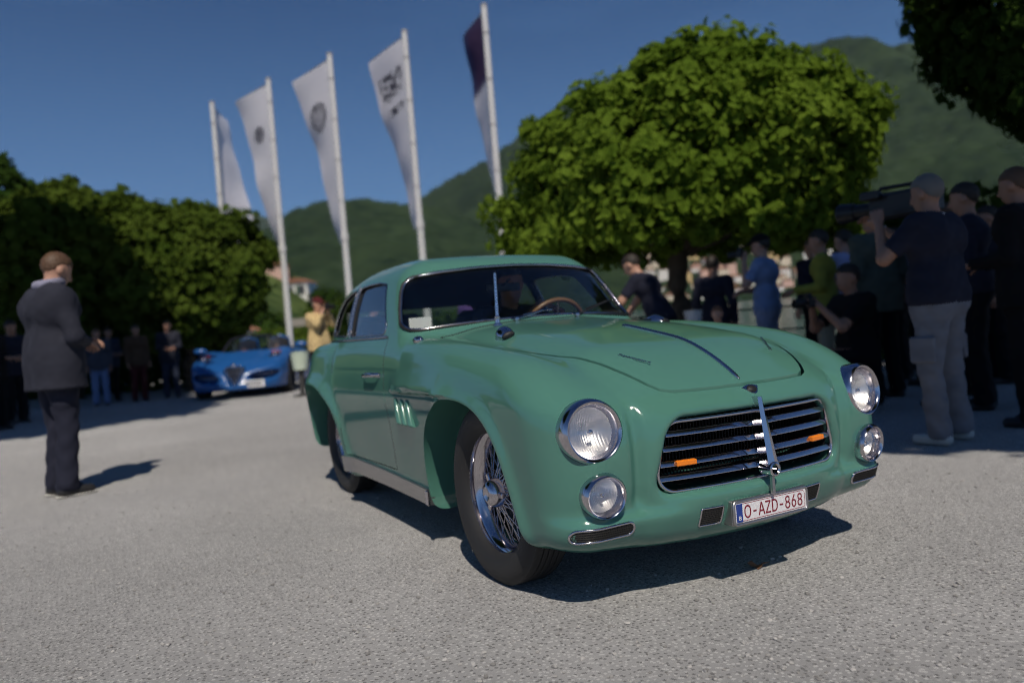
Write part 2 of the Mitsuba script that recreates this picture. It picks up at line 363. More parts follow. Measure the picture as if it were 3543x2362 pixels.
for s in (0, 1):
    m = prism(ring(DOOR.buffer(-.003)), 1, .5, .9); n = prism(ring(DOOR.buffer(.003)), 1, .5, .9)
    if s: m, n = flip(m), flip(n)
    doors.append(body ^ m); body = body - n
def skinned(man, split=False):
    """Unwelded mesh with the smooth skin's normals where a face lies on the skin; optionally parted into (outside, cabin lining)."""
    t = as_tm(man); v, f = t.vertices, t.faces
    fv = car_f(v); on = np.abs(fv) < 2.0e-3
    g = skin_normal(v); fn = t.face_normals
    keep = t.area_faces > 1e-12
    f, fn = f[keep], fn[keep]
    cn = np.where((on[f] & ((g[f] * fn[:, None]).sum(-1) > .70))[..., None], g[f], fn[:, None])
    c = v[f].mean(1)
    lining = (car_f(c) < -.008) & (c[:, 0] < -.55) & (c[:, 0] > -2.95) & (np.abs(c[:, 1]) < .72) & (c[:, 2] > .19) & (np.abs(fn[:, 2] * 0 + 1) > 0)
    inwell = (np.abs(c[:, 1]) > .40) & (shapely.contains_xy(sg.Polygon(buf(ARCH_F, .012)), c[:, 0], c[:, 2]) | shapely.contains_xy(sg.Polygon(buf(ARCH_R, .012)), c[:, 0], c[:, 2]))
    lining &= ~inwell
    out = []
    for m in ((~lining, lining) if split else (np.ones(len(f), bool),)):
        V = v[f[m]].reshape(-1, 3); out.append(((V, np.arange(len(V)).reshape(-1, 3)), cn[m].reshape(-1, 3)))
    return out
(bm, bn), (lm, ln) = skinned(body, True)
part(car, 'body', bm, 'green_paint', normals=bn)
part(car, 'cabin_lining', lm, 'cabin_cloth', normals=ln)
(hm, hn), = skinned(hood); hood_k = part(car, 'bonnet', hm, 'green_paint', normals=hn)
door_k = []
for s, d in enumerate(doors):
    (a, an), (b, bn2) = skinned(d, True)
    k = part(car, 'door', a, 'green_paint', normals=an); door_k.append(k)
    part(k, 'door_lining', b, 'cabin_cloth', normals=bn2)

# ------------------------------------------------------------------ glass and bright trim
def sheet(poly, fx, rings=10):
    """Closed outline (m,2) filled with rings round its middle; fx gives the third coordinate."""
    c = poly.mean(0); m = len(poly); pts = [c[None]]
    for s in np.linspace(0, 1, rings + 1)[1:]: pts.append(c + s * (poly - c))
    q = np.vstack(pts); F = [[0, 1 + j, 1 + (j + 1) % m] for j in range(m)]
    for k in range(rings - 1):
        for j in range(m):
            a, b = 1 + k * m + j, 1 + k * m + (j + 1) % m; F += [[a, a + m, b + m], [a, b + m, b]]
    return q, np.array(F), fx(q)
dense = lambda poly, n=140: np.array([sg.LinearRing(poly).interpolate(t, normalized=True).coords[0] for t in np.linspace(0, 1, n, endpoint=False)])
wsd = dense(WS)
q, F, x = sheet(wsd, lambda q: surf_x(q[:, 0], q[:, 1], 0.0, -1.6, car_cabin))
wk = part(car, 'windscreen', (np.stack([x - .010, q[:, 0], q[:, 1]], 1), F), 'glass', smooth=True)
wp = np.stack([surf_x(wsd[:, 0], wsd[:, 1], 0.0, -1.6, car_cabin), wsd[:, 0], wsd[:, 1]], 1)
nn = skin_normal(wp); wp_in = wp + (wp.mean(0) - wp) * .012
part(wk, 'chrome_surround', tube(wp + nn * .003, .0065, 8, closed=True, ref=nn), 'chrome', smooth=True)
part(wk, 'rubber_seal', tube(wp + (wp - wp.mean(0)) * .016 - nn * .001, .008, 8, closed=True, ref=nn), 'black_trim', smooth=True)
for s in (-1, 1):
    for nm, poly in (('door_window', DOOR_WIN), ('quarter_window', QUARTER)):
        d = dense(poly, 70)
        q, F, y = sheet(d, lambda q: surf_y(q[:, 0], q[:, 1], car_cabin), 4)
        k = part(car, nm, (np.stack([q[:, 0], s * (y - .014), q[:, 1]], 1), F if s < 0 else F[:, ::-1]), 'side_glass', smooth=True)
        e = np.stack([d[:, 0], s * surf_y(d[:, 0], d[:, 1], car_cabin), d[:, 1]], 1)
        part(k, 'chrome_frame', tube(e, .0048, 6, closed=True, ref=(0, 1, 0)), 'chrome', smooth=True)
    zz = np.linspace(.962, 1.238, 8); xx = np.interp(zz, [.962, 1.238], [-1.773, -1.800])
    part(car, 'window_pillar', tube(np.stack([xx, s * (surf_y(xx, zz, car_cabin) - .004), zz], 1), .020, 8, ref=(0, 1, 0), flat=.5), 'brushed_metal')
    xx = np.linspace(-1.10, -2.25, 24)
    part(car, 'waist_moulding', tube(np.stack([xx, s * (surf_y(xx, np.full(24, .950), car_f) + .002), np.full(24, .950)], 1), .007, 6, ref=(0, 1, 0)), 'chrome', smooth=True)
rw = dense(REAR_WIN, 60); rx = lambda q: -surf_x(q[:, 0], q[:, 1], 3.4, 1.4, lambda p: car_f(p * [-1, 1, 1]))
q, F, x = sheet(rw, rx, 4); part(car, 'rear_window', (np.stack([x + .01, q[:, 0], q[:, 1]], 1), F), 'glass', smooth=True)

# bonnet strip, script, scoops, side lights
xx = np.linspace(-.07, .585, 40); zz = surf_z(xx, np.zeros(40))
part(hood_k, 'centre_strip', tube(np.stack([xx, 0 * xx, zz + .002], 1), np.r_[.006, np.full(38, .0085), .005], 8, ref=(0, 0, 1), flat=.9), 'chrome', smooth=True)
def on_skin(mesh2d, o, xd, lift=.002):
    """Lay a flat mesh (x along the surface direction xd, y across it, z out) on the skin round point o."""
    o = np.array(o, float); n = skin_normal(o)[0]; xd = np.array(xd, float); xd -= n * (xd @ n); xd /= np.linalg.norm(xd)
    return moved(mesh2d, frame(o + n * lift, xd, np.cross(n, xd), n))
for s in (-1, 1):
    t = meshkit.text_mesh('Superleggera', .0125, .0025); w = t.bounds[1, 0]
    t.apply_transform([[.125 / w, .30, 0, 0], [0, 1, 0, 0], [0, 0, 1, 0], [0, 0, 0, 1]])
    if s < 0: o, xd = (.352, -.343, 0), (.085, .040, 0)
    else: o, xd = (.445, .312, 0), (-.085, .040, 0)
    o = np.array([o[0], o[1], surf_z(np.array([o[0]]), np.array([o[1]]))[0]])
    if s > 0: xd = (-.09, .035, 0)
    part(hood_k, 'script_badge', on_skin(t, o, xd, .001), 'chrome', smooth=False)
    # teardrop scoops
    m = trimesh.creation.icosphere(3); v = m.vertices.copy()
    taper = 1 - .35 * np.clip(-v[:, 0], -1, 1) * (v[:, 0] < 0) - .75 * np.clip(v[:, 0] * -1, 0, 1)
    v = np.stack([v[:, 0] * .075, v[:, 1] * .040 * (1 - .55 * np.clip(-v[:, 0], 0, 1)), np.maximum(v[:, 2], -.15) * .040 * (1 - .6 * np.clip(-v[:, 0], 0, 1))], 1)
    m = trimesh.Trimesh(v, m.faces, process=False)
    o = np.array([-.375, s * .405, surf_z(np.array([-.375]), np.array([.405]))[0]])
    k = part(hood_k, 'scoop', on_skin(m, o, (1, .25 * s, 0), .0), 'chrome', smooth=60)
    q_ = trimesh.creation.icosphere(2); q_.vertices *= [.012, .030, .016]
    part(k, 'intake', on_skin(moved(q_, rotz(0, (.068, 0, .011))), o, (1, .25 * s, 0), .0), 'black_trim')
    # side repeater lamp at the foot of the windscreen pillar
    m = trimesh.creation.icosphere(3); v = m.vertices
    m = trimesh.Trimesh(np.stack([v[:, 0] * .038 * np.where(v[:, 0] < 0, 1.5, 1), v[:, 1] * .019, np.maximum(v[:, 2], -.2) * .020], 1), m.faces, process=False)
    o = np.array([-.72, s * .660, surf_z(np.array([-.72]), np.array([.660]))[0]])
    part(car, 'side_lamp', on_skin(m, o, (1, 0, 0)), 'chrome', smooth=60)

# ------------------------------------------------------------------ lamps
def front_disc(y, z, f=car_f): return surf_x(np.array([y]), np.array([z]), f=f)[0]
def lamp(name, s, y, z, r, label=None):
    yo = s * y
    a = np.linspace(0, 2 * np.pi, 24, endpoint=False)
    ed = np.stack([yo + r * .9 * np.cos(a), z + r * .9 * np.sin(a)], 1); ex = surf_x(ed[:, 0], ed[:, 1])
    A = np.c_[np.ones(24), ed - [yo, z]]; co, *_ = np.linalg.lstsq(A, ex, rcond=None)
    nx = np.array([1, -np.clip(co[1], -.12, .12), -np.clip(co[2], -.10, .10)]); nx /= np.linalg.norm(nx)
    x0 = co[0] + .006
    ux = np.cross([0, 0, 1], nx); ux /= np.linalg.norm(ux)
    M = frame((x0, yo, z), ux, np.cross(nx, ux), nx)
    k = part(car, name, moved(lathe([(r * .80, -.055), (r * 1.0, -.055), (r * 1.02, -.012), (r * 1.005, .006), (r * .97, .020), (r * .90, .028), (r * .85, .026), (r * .81, .020), (r * .785, .012), (r * .77, .002), (r * .74, -.02)], 64), M), 'chrome', smooth=40, label=label)
    R = r * .745
    # fluted reflector bowl
    n = 120; prof = np.linspace(1, 0, 26); V = []; Fc = []
    for i, u in enumerate(prof):
        aa = np.arange(n) / n * 2 * np.pi; rr = R * 1.04 * u
        px, py = rr * np.cos(aa), rr * np.sin(aa)
        V.append(np.stack([px, py, -.055 * (1 - u ** 2) - .008 + .0007 * np.cos(px / R * np.pi * 18)], 1))
    V = np.vstack(V)
    for i in range(25):
        for j in range(n): a_, b_ = i * n + j, i * n + (j + 1) % n; Fc += [[a_, b_, b_ + n], [a_, b_ + n, a_ + n]]
    part(k, 'reflector', moved(trimesh.Trimesh(V, Fc, process=False), M), 'reflector', smooth=True)
    part(k, 'lens', moved(lathe([(0, .024), (R * .3, .0225), (R * .6, .018), (R * .85, .011), (R * 1.06, .003)], 48), M), 'lamp_glass', smooth=True)
    part(k, 'bulb', moved(lathe([(0, -.005), (r * .10, -.009), (r * .14, -.022), (r * .10, -.05), (0, -.052)], 20), M), 'lamp_glass', smooth=True)
    b = lathe([(0, .0), (r * .07, -.002), (r * .075, -.012), (0, -.013)], 20)
    part(k, 'bulb_shield', moved(b, M), 'chrome', smooth=40)
for s in (-1, 1):
    lamp('headlight', s, *LAMPS['headlight'])
    lamp('fog_lamp', s, *LAMPS['fog_lamp'])

# ------------------------------------------------------------------ grille
gx = lambda y: .608 + .050 * (1 - (np.abs(y) / .41) ** 2)
fr = dense(np.array(sg.Polygon([(-.418, .372), (.418, .372), (.366, .598), (-.366, .598)]).buffer(-.058).buffer(.058).exterior.coords)[:-1], 160)
grille = part(car, 'grille', tube(np.stack([gx(fr[:, 0]), fr[:, 0], fr[:, 1]], 1), .0062, 10, closed=True, ref=(1, 0, 0)), 'chrome', smooth=True)
bars_z = (.415, .461, .510, .558)
for z in bars_z:
    hw = .413 - .262 * (z - .376)
    y = np.linspace(-hw, hw, 60)
    V = []; prof = [(-.022, .0105), (-.006, .0112), (-.003, .0085), (.005, -.0050), (.004, -.0080), (-.001, -.0090), (-.020, -.0070)]
    dip = .010 * np.exp(-(y / .05) ** 2)
    pts = np.stack([np.stack([gx(y) + px - .004 - dip * 2, y, z + pz - dip * .6], 1) for px, pz in prof], 1).reshape(-1, 3)
    n = len(prof); Fc = []
    for i in range(59):
        for j in range(n): a_, b_ = i * n + j, i * n + (j + 1) % n; Fc += [[a_, b_ + n, b_], [a_, a_ + n, b_ + n]]
    part(grille, 'bar', trimesh.Trimesh(pts, Fc, process=False), 'chrome', smooth=50)
for s in (-1, 1):
    y = np.linspace(.262, .345, 9) * s
    m = box(.020, .074, .018, (0, 0, 0), .003); yaw = math.atan2(gx(.345) - gx(.262), .083) * s
    part(grille, 'amber_indicator', moved(m, rotz(-yaw, (float(gx(.303)) + .002, s * .303, bars_z[1]))), 'amber_lens', smooth=30)
ln = MOUTH(-.010); ln2 = MOUTH(-.03); nl = len(ln)
L_ = trimesh.Trimesh(np.vstack([np.stack([gx(ln[:, 0]) - .012, ln[:, 0], ln[:, 1]], 1), np.stack([np.full(nl, .455), ln[:, 0] * .97, (ln[:, 1] - .49) * .95 + .49], 1)]), [[i, (i + 1) % nl, nl + (i + 1) % nl] for i in range(nl)] + [[i, nl + (i + 1) % nl, nl + i] for i in range(nl)], process=False)
part(grille, 'mouth_liner', L_, 'black_trim', smooth=30)
bk = box(.01, .86, .30, (.44, 0, .49)); part(grille, 'radiator', cat_([bk] + [box(.03, .004, .28, (.458, y, .49)) for y in np.linspace(-.4, .4, 56)]), 'black_trim', smooth=False)
# upright post with its ring, and the oval badge above
zz = np.linspace(.645, .42, 14); tt = (.645 - zz) / .225
V = []; 
for z, t in zip(zz, tt):
    w = .010 + .012 * t; x = .668 + .040 * t
    V += [(x + .016, 0, z), (x + .008, w, z), (x - .035, w * .9, z), (x - .035, -w * .9, z), (x + .008, -w, z)]
Fc = []
for i in range(13):
    for j in range(5): a_, b_ = i * 5 + j, i * 5 + (j + 1) % 5; Fc += [[a_, b_ + 5, b_], [a_, a_ + 5, b_ + 5]]
Fc += [[0, 1, 2], [0, 2, 3], [0, 3, 4]]; m_ = 65; Fc += [[m_, m_ + 2, m_ + 1], [m_, m_ + 3, m_ + 2], [m_, m_ + 4, m_ + 3]]
post = part(car, 'grille_post', trimesh.Trimesh(V, Fc, process=False), 'chrome', smooth=20)
rg = lathe([(.0135, -.05), (.0245, -.05), (.0255, -.004), (.024, .002), (.0185, .005), (.0135, .0)], 36)
part(post, 'ring', moved(rg, frame((.722, 0, .404), (0, 1, 0), (0, 0, 1), (1, 0, 0))), 'chrome', smooth=40)
part(post, 'ring_bore', moved(lathe([(0, -.03), (.0128, -.03)], 24), frame((.722, 0, .404), (0, 1, 0), (0, 0, 1), (1, 0, 0))), 'black_trim')
part(post, 'bracket', box(.014, .011, .065, (.706, 0, .350), .002), 'brushed_metal')
o = np.array([front_disc(.014, .668), .014, .668]); bd = lathe([(0, .008), (.010, .007), (.0155, .003), (.0165, 0)], 32); bd.vertices *= [1.25, .95, 1]
badge = part(car, 'badge', on_skin(bd, o, (0, 1, 0)), 'black_trim', smooth=40)
wing = sg.Polygon([(-.040, .010), (-.016, .018), (0, .0205), (.016, .018), (.036, .013), (.026, -.002), (.014, -.017), (0, -.022), (-.014, -.017), (-.026, -.002)])
part(badge, 'badge_surround', on_skin(trimesh.creation.extrude_polygon(wing, .003, engine='earcut'), o, (0, 1, 0), -.001), 'chrome', smooth=False)

# ------------------------------------------------------------------ bumper vents and number plate
def vent(name, poly, nx_, nz_, rad):
    d = dense(poly, 90); x = surf_x(d[:, 0], d[:, 1])
    e = np.stack([x + .002, d[:, 0], d[:, 1]], 1)
    k = part(car, name, tube(e, rad, 8, closed=True, ref=skin_normal(e)), 'chrome', smooth=True)
    q, F, xx = sheet(d, lambda q: surf_x(q[:, 0], q[:, 1]) + .0008, 5)
    part(k, 'vent_opening', (np.stack([xx, q[:, 0], q[:, 1]], 1), F), 'black_trim', smooth=True)
    g = sg.Polygon(poly); lo, hi = d.min(0), d.max(0); wires = []
    for y in np.linspace(lo[0], hi[0], nx_ + 2)[1:-1]:
        L = g.intersection(sg.LineString([(y, lo[1] - 1), (y, hi[1] + 1)]))
        zz = np.linspace(L.bounds[1], L.bounds[3], 4); wires.append(tube(np.stack([surf_x(np.full(4, y), zz) + .002, np.full(4, y), zz], 1), .0011, 4, ref=(1, 0, 0)))
    for z in np.linspace(lo[1], hi[1], nz_ + 2)[1:-1]:
        L = g.intersection(sg.LineString([(lo[0] - 1, z), (hi[0] + 1, z)]))
        yy = np.linspace(L.bounds[0], L.bounds[2], 8); wires.append(tube(np.stack([surf_x(yy, np.full(8, z)) + .002, yy, np.full(8, z)], 1), .0011, 4, ref=(1, 0, 0)))
    part(k, 'wire_mesh', cat_(wires), 'dark_metal', kind='stuff')
for s in (-1, 1):
    c = s * .612
    vent('corner_vent', np.array(sg.LineString([(c - .083, .276), (c + .083, .280)]).buffer(.021, quad_segs=10).exterior.coords)[:-1], 30, 5, .0045)
    vent('mesh_vent', round_poly([(s * .232 - .042, .246), (s * .232 + .042, .246), (s * .232 + .042, .306), (s * .232 - .042, .306)], .006), 13, 8, .0032)
PX = .690
plate = part(car, 'number_plate', box(.008, .330, .070, (PX, 0, .276), .003), 'plate_white', smooth=30)
pf = dense(round_poly([(-.168, .238), (.168, .238), (.168, .314), (-.168, .314)], .008), 60)
part(plate, 'plate_frame', tube(np.stack([np.full(60, PX + .002), pf[:, 0], pf[:, 1]], 1), .0058, 8, closed=True, ref=(1, 0, 0)), 'brushed_metal', smooth=True)
part(plate, 'plate_holder', box(.045, .342, .084, (PX - .026, 0, .276), .004), 'brushed_metal')
b_ = box(.0024, .026, .060, (PX + .0046, -.146, .276)); part(plate, 'country_band', b_, 'plate_blue')
def front_text(s, h, w, y0, z0, x, bsdf, parent, name):
    t = meshkit.text_mesh(s, h, .0015); lo, hi = t.bounds[:, :2]
    t.vertices[:, 0] = (t.vertices[:, 0] - lo[0]) * w / (hi[0] - lo[0]); t.vertices[:, 1] -= 0
    return part(parent, name, moved(t, frame((x, y0, z0), (0, 1, 0), (0, 0, 1), (1, 0, 0))), bsdf, smooth=False)
front_text('O-AZD-868', .042, .268, -.124, .2555, PX + .004, 'plate_red', plate, 'plate_characters')
front_text('B', .013, .010, -.151, .253, PX + .0058, 'white_card', plate, 'country_letter')
rb = dense(round_poly([(-.157, .2475), (.157, .2475), (.157, .3045), (-.157, .3045)], .006), 50)
part(plate, 'plate_border', tube(np.stack([np.full(50, PX + .004), rb[:, 0], rb[:, 1]], 1), .0012, 4, closed=True, ref=(1, 0, 0)), 'plate_red')

# ------------------------------------------------------------------ flanks: louvres, handles, sills
for s in (-1, 1):
    for i, x in enumerate((-.855, -.775, -.695)):
        t_ = np.linspace(0, 1, 26); a_ = np.linspace(0, np.pi, 15)
        zz = .662 - .120 * t_; wd = .012 + .020 * t_ ** .7; ht = (.008 + .024 * t_ ** .8) * sstep(1.06, .93, t_)
        xc = x - .030 + .045 * t_; yy = surf_y(xc, zz) - .002
        V = np.stack([xc[:, None] + wd[:, None] * (np.cos(a_)[None] * .9 + .25 * np.sin(a_)[None]), s * (yy[:, None] + ht[:, None] * np.sin(a_)[None] ** .8), np.broadcast_to(zz[:, None], (26, 15))], -1).reshape(-1, 3)
        ii = np.arange(26 * 15).reshape(26, 15); q = np.stack([ii[:-1, :-1], ii[1:, :-1], ii[1:, 1:], ii[:-1, 1:]], -1).reshape(-1, 4); Fq = np.vstack([q[:, [0, 1, 2]], q[:, [0, 2, 3]]])
        part(car, 'louvre', trimesh.Trimesh(V, Fq, process=False), 'green_paint', smooth=50)
    xs = np.linspace(-1.36, -1.12, 16); yy = surf_y(xs, np.full(16, .765))
    tt = np.linspace(-1, 1, 16); rr = .009 * np.sqrt(np.clip(1 - tt ** 4, .05, 1)) + .002
    part(door_k[0 if s < 0 else 1], 'handle', tube(np.stack([xs, s * (yy + .024 * (1 - tt ** 6) + .004), .765 + .004 * tt], 1), rr, 10, ref=(0, 1, 0), flat=.8), 'chrome', smooth=True)
    part(door_k[0 if s < 0 else 1], 'handle_plate', tube(np.stack([xs, s * (yy + .001), np.full(16, .765)], 1), .012, 8, ref=(0, 1, 0), flat=.25), 'chrome', smooth=True)
    xs = np.linspace(-1.885, -.645, 40); V = []
    zt = np.interp(xs, [-1.885, -.645], [.293, .262]); zb = np.interp(xs, [-1.885, -.645], [.205, .192])
    yt, yb = surf_y(xs, zt), surf_y(xs, np.maximum(zb, .215))
    for i in range(40):
        V += [(xs[i], s * (yt[i] - .01), zt[i] + .002), (xs[i], s * (yt[i] + .013), zt[i]), (xs[i], s * (yb[i] + .016), zb[i]), (xs[i], s * (yb[i] - .03), zb[i] - .004)]
    Fc = []
    for i in range(39):
        for j in range(4): a_, b_ = i * 4 + j, i * 4 + (j + 1) % 4; Fc += [[a_, b_, b_ + 4], [a_, b_ + 4, a_ + 4]]
    Fc += [[0, 2, 1], [0, 3, 2], [156, 157, 158], [156, 158, 159]]
    sm = trimesh.Trimesh(V, Fc if s < 0 else np.array(Fc)[:, ::-1], process=False)
    k = part(car, 'sill_trim', sm, 'brushed_metal', smooth=30)
    part(k, 'end_cap', box(.03, .012, .066, (-.640, s * (yt[-1] + .012), .226), .003), 'chrome', smooth=30)

# ------------------------------------------------------------------ wheels
TYRE_R = .338
def wheel(cx, s, yo, steer=0.0):
    M = frame((cx, s * yo, TYRE_R), (1, 0, 0), (0, 0, s * 1.0) if 0 else (0, 0, 1), (0, s, 0)) if s < 0 else frame((cx, s * yo, TYRE_R), (-1, 0, 0), (0, 0, 1), (0, 1, 0))
    R = TYRE_R
    prof = [(.222, .010), (.232, .022), (.250, .036), (.275, .044), (.300, .043), (.318, .036), (.327, .026)]
    for z in (.018, .004, -.018, -.040, -.062, -.084, -.098):        # tread ribs with grooves
        prof += [(R - .002, z + .004), (R, z), (R, z - .012), (R - .009, z - .014), (R - .009, z - .016)] if z > -.09 else []
    prof += [(.330, -.112), (.318, -.126), (.300, -.134), (.270, -.136), (.240, -.118), (.222, -.100)]
    k = part(car, 'wheel', moved(lathe([(.222, .010), (.228, .016), (.230, .010), (.226, -.004), (.215, -.008), (.205, -.020), (.196, -.040), (.192, -.055), (.200, -.075), (.215, -.088), (.226, -.094), (.228, -.10)], 72), M), 'chrome', smooth=40)
    part(k, 'tyre', moved(lathe(prof, 90), M), 'rubber', smooth=35)
    part(k, 'hub_cap', moved(lathe([(0, .044), (.010, .043), (.016, .046), (.026, .050), (.038, .046), (.047, .036), (.052, .020), (.056, -.005), (.060, -.03), (.058, -.07)], 48), M), 'chrome', smooth=35)
    ears = []
    for a in (0, 2.1, 4.2):
        e = box(.022, .036, .016, (0, .060, .018), .004); ears.append(moved(e, rotz(a + .5)))
    for e in ears: part(k, 'knock_off_ear', moved(e, M), 'chrome', smooth=30)
    sp = []
    rnd = np.random.default_rng(3)
    for i in range(54):
        a = i / 54 * 2 * np.pi; off = .42 * (1 if i % 2 else -1); z0 = .0 if i % 3 else -.06
        p0 = (.054 * math.cos(a + off), .054 * math.sin(a + off), z0); p1 = (.196 * math.cos(a), .196 * math.sin(a), -.045 if i % 3 else -.06)
        sp.append(tube([p0, p1], .0022, 5))
    part(k, 'spokes', moved(cat_(sp), M), 'chrome', smooth=True, kind='stuff')
    part(k, 'brake_drum', moved(lathe([(0, -.075), (.09, -.075), (.14, -.085), (.150, -.10), (.150, -.16), (0, -.16)], 48), M), 'dark_metal', smooth=30)
for s in (-1, 1):
    wheel(0, s, .680); wheel(-2.30, s, .565)

# ------------------------------------------------------------------ windscreen furniture, aerial, wipers
ax_ = np.array([-.655, -.288, 0]); ax_[2] = surf_z(ax_[:1], ax_[1:2])[0]
aer = part(car, 'aerial', cat_([tube([ax_ + [0, 0, .03], ax_ + [-.004, .004, .10]], .0085, 12), tube([ax_ + [-.004, .004, .10], ax_ + [-.008, .008, .17]], .0075, 12), tube([ax_ + [-.008, .008, .17], ax_ + [-.012, .012, .245]], .0065, 12)]), 'chrome', smooth=40)
part(aer, 'collar', moved(lathe([(.022, 0), (.021, .006), (.013, .011), (.011, .030), (.013, .034), (.013, .042), (.009, .046)], 24), frame(ax_, (1, 0, 0), (0, 1, 0), (0, 0, 1))), 'chrome', smooth=40)
for i, (y0, y1, z1) in enumerate(((-.155, .02, 1.02), (.197, .50, 1.05))):
    pv = np.array([surf_x(np.array([y0]), np.array([.985]), .0, f=car_f)[0] + .012, y0, .985])
    e = np.array([surf_x(np.array([y1]), np.array([z1]), .0, f=car_cabin)[0] + .014, y1, z1])
    k = part(car, 'wiper', tube([pv, pv * .5 + e * .5 + [.012, 0, 0], e], [.006, .0045, .0035], 8), 'chrome' if i == 0 else 'dark_metal', smooth=True)
    part(k, 'wiper_pivot', moved(lathe([(0, .02), (.010, .018), (.013, .005), (.014, -.02)], 20), frame(pv, (0, 1, 0), (0, 0, 1), (1, 0, 0))), 'chrome', smooth=40)
    bl = np.linspace(y0 + (y1 - y0) * .35, y1 + .06 * np.sign(y1 - y0), 8); bz = np.interp(bl, [y0, y1], [.995, z1])
    part(k, 'wiper_blade', tube(np.stack([surf_x(bl, bz, .0, f=car_cabin) + .004, bl, bz], 1), .0045, 6), 'chrome' if i == 0 else 'black_trim', smooth=True)
# cabin: dashboard, seats, steering wheel, mirror
yy = np.linspace(-.60, .60, 30); xf = surf_x(yy, np.full(30, .985), 0.0, f=car_cabin) - .035
dash = np.vstack([np.stack([xf, yy, np.full(30, .945)], 1), np.stack([xf * 0 - 1.06, yy, np.full(30, .955)], 1), np.stack([xf * 0 - 1.10, yy, np.full(30, .92)], 1), np.stack([xf * 0 - 1.07, yy, np.full(30, .70)], 1)])
Fc = []
for i in range(29):
    for j in range(3): a_ = j * 30 + i; Fc += [[a_, a_ + 1, a_ + 31], [a_, a_ + 31, a_ + 30]]
part(car, 'dashboard', trimesh.Trimesh(dash, Fc, process=False), 'black_trim', smooth=30)
for y in (-.34, .34):
    k = part(car, 'seat', box(.46, .48, .16, (-1.62, y, .50), .05), 'seat_leather', smooth=40)
    b_ = box(.12, .46, .58, (0, 0, .29), .05); part(k, 'backrest', moved(b_, frame((-1.86, y, .52), (.966, 0, .259), (0, 1, 0), (-.259, 0, .966))), 'seat_leather', smooth=40)
part(car, 'parcel_shelf', box(.62, 1.06, .02, (-2.33, 0, .92)), 'cabin_cloth')
swc = np.array([-1.20, .34, .905]); swn = np.array([-.90, 0, .43]); swn /= np.linalg.norm(swn); swu = np.cross(swn, [0, 1, 0])
aa = np.linspace(0, 2 * np.pi, 60, endpoint=False)
sw = part(car, 'steering_wheel', tube(swc + .195 * (np.cos(aa)[:, None] * np.array([0, 1, 0]) + np.sin(aa)[:, None] * swu), .0125, 10, closed=True, ref=swn), 'wood_rim', smooth=True)
part(sw, 'spokes', cat_([tube([swc - swn * .03, swc + .19 * (math.cos(a) * np.array([0, 1, 0]) + math.sin(a) * swu)], .006, 6) for a in (.3, 2.84, 4.71)] + [tube([swc - swn * .03, swc - swn * .25], .016, 8)]), 'chrome', smooth=True)
part(car, 'rear_view_mirror', cat_([box(.012, .20, .045, (-1.12, 0, 1.165), .005), tube([(-1.115, 0, 1.175), (-1.04, 0, 1.20)], .006, 6)]), 'black_trim')
# ------------------------------------------------------------------ the setting
def gravel(p, n, uv):
    wx, wy = p.x + .03 * noise(p.x * 9, p.y * 9), p.y + .03 * noise(p.x * 9, p.y * 9, 4.)
    a, b, r = voronoi(wx * 98, wy * 98)
    a2, b2, r2 = voronoi(p.x * 190 + 7, p.y * 190)
    a3, b3, r3 = voronoi(wx * 56 + 3, wy * 56)
    big = fbm(p.x * .35, p.y * .35, 0., 4)
    mid = fbm(p.x * 2.3, p.y * 2.3, 5., 4)
    worn = smoothstep(.42, .62, fbm(p.x * .8 + 9, p.y * .8, 2., 3))
    stone = mix((.19, .191, .194), (.40, .401, .402), r * .45 + r2 * .35 + r3 * .2)
    dust = mix((.255, .257, .262), (.335, .337, .341), mid)
    c = mix(dust, stone, smoothstep(.66, .30, a) * (.40 + .45 * worn))
    pale = mix((.44, .44, .44), (.16, .16, .163), smoothstep(.45, .55, r3))
    c = mix(c, pale, smoothstep(.32, .24, a3) * smoothstep(.12, .06, dr.abs(r3 - .5) - .40))
    return c * (.76 + .48 * big) * (1 - .34 * smoothstep(.12, .02, b - a) * (.4 + .6 * worn))
def gravel_h(p, n, uv):
    wx, wy = p.x + .03 * noise(p.x * 9, p.y * 9), p.y + .03 * noise(p.x * 9, p.y * 9, 4.)
    a, b, r = voronoi(wx * 98, wy * 98)
    a2, b2, r2 = voronoi(p.x * 190 + 7, p.y * 190)
    return .0020 * smoothstep(.7, .1, a) * (.3 + .7 * r) + .0013 * smoothstep(.7, .1, a2) + .012 * noise(p.x * 2.2, p.y * 2.2)
scene['gravel_surface'] = {'type': 'bumpmap', 'texture': mikit.proc(gravel_h, 2e-3), 'scale': 1.0,
                           'bsdf': {'type': 'principled', 'base_color': mikit.proc(gravel), 'roughness': .92, 'specular': .3}}
def grid_mesh(us, vs, fn):
    U, V = np.meshgrid(us, vs, indexing='ij'); P = fn(U, V)
    i = np.arange(len(us) * len(vs)).reshape(len(us), len(vs))
    q = np.stack([i[:-1, :-1], i[1:, :-1], i[1:, 1:], i[:-1, 1:]], -1).reshape(-1, 4)
    return trimesh.Trimesh(P.reshape(-1, 3), np.vstack([q[:, [0, 1, 2]], q[:, [0, 2, 3]]]), process=False)
def site_v(L, D, Z): return np.stack([CAM[0] + SIDE[0] * L + AHEAD[0] * D, CAM[1] + SIDE[1] * L + AHEAD[1] * D, Z + 0 * L], -1)
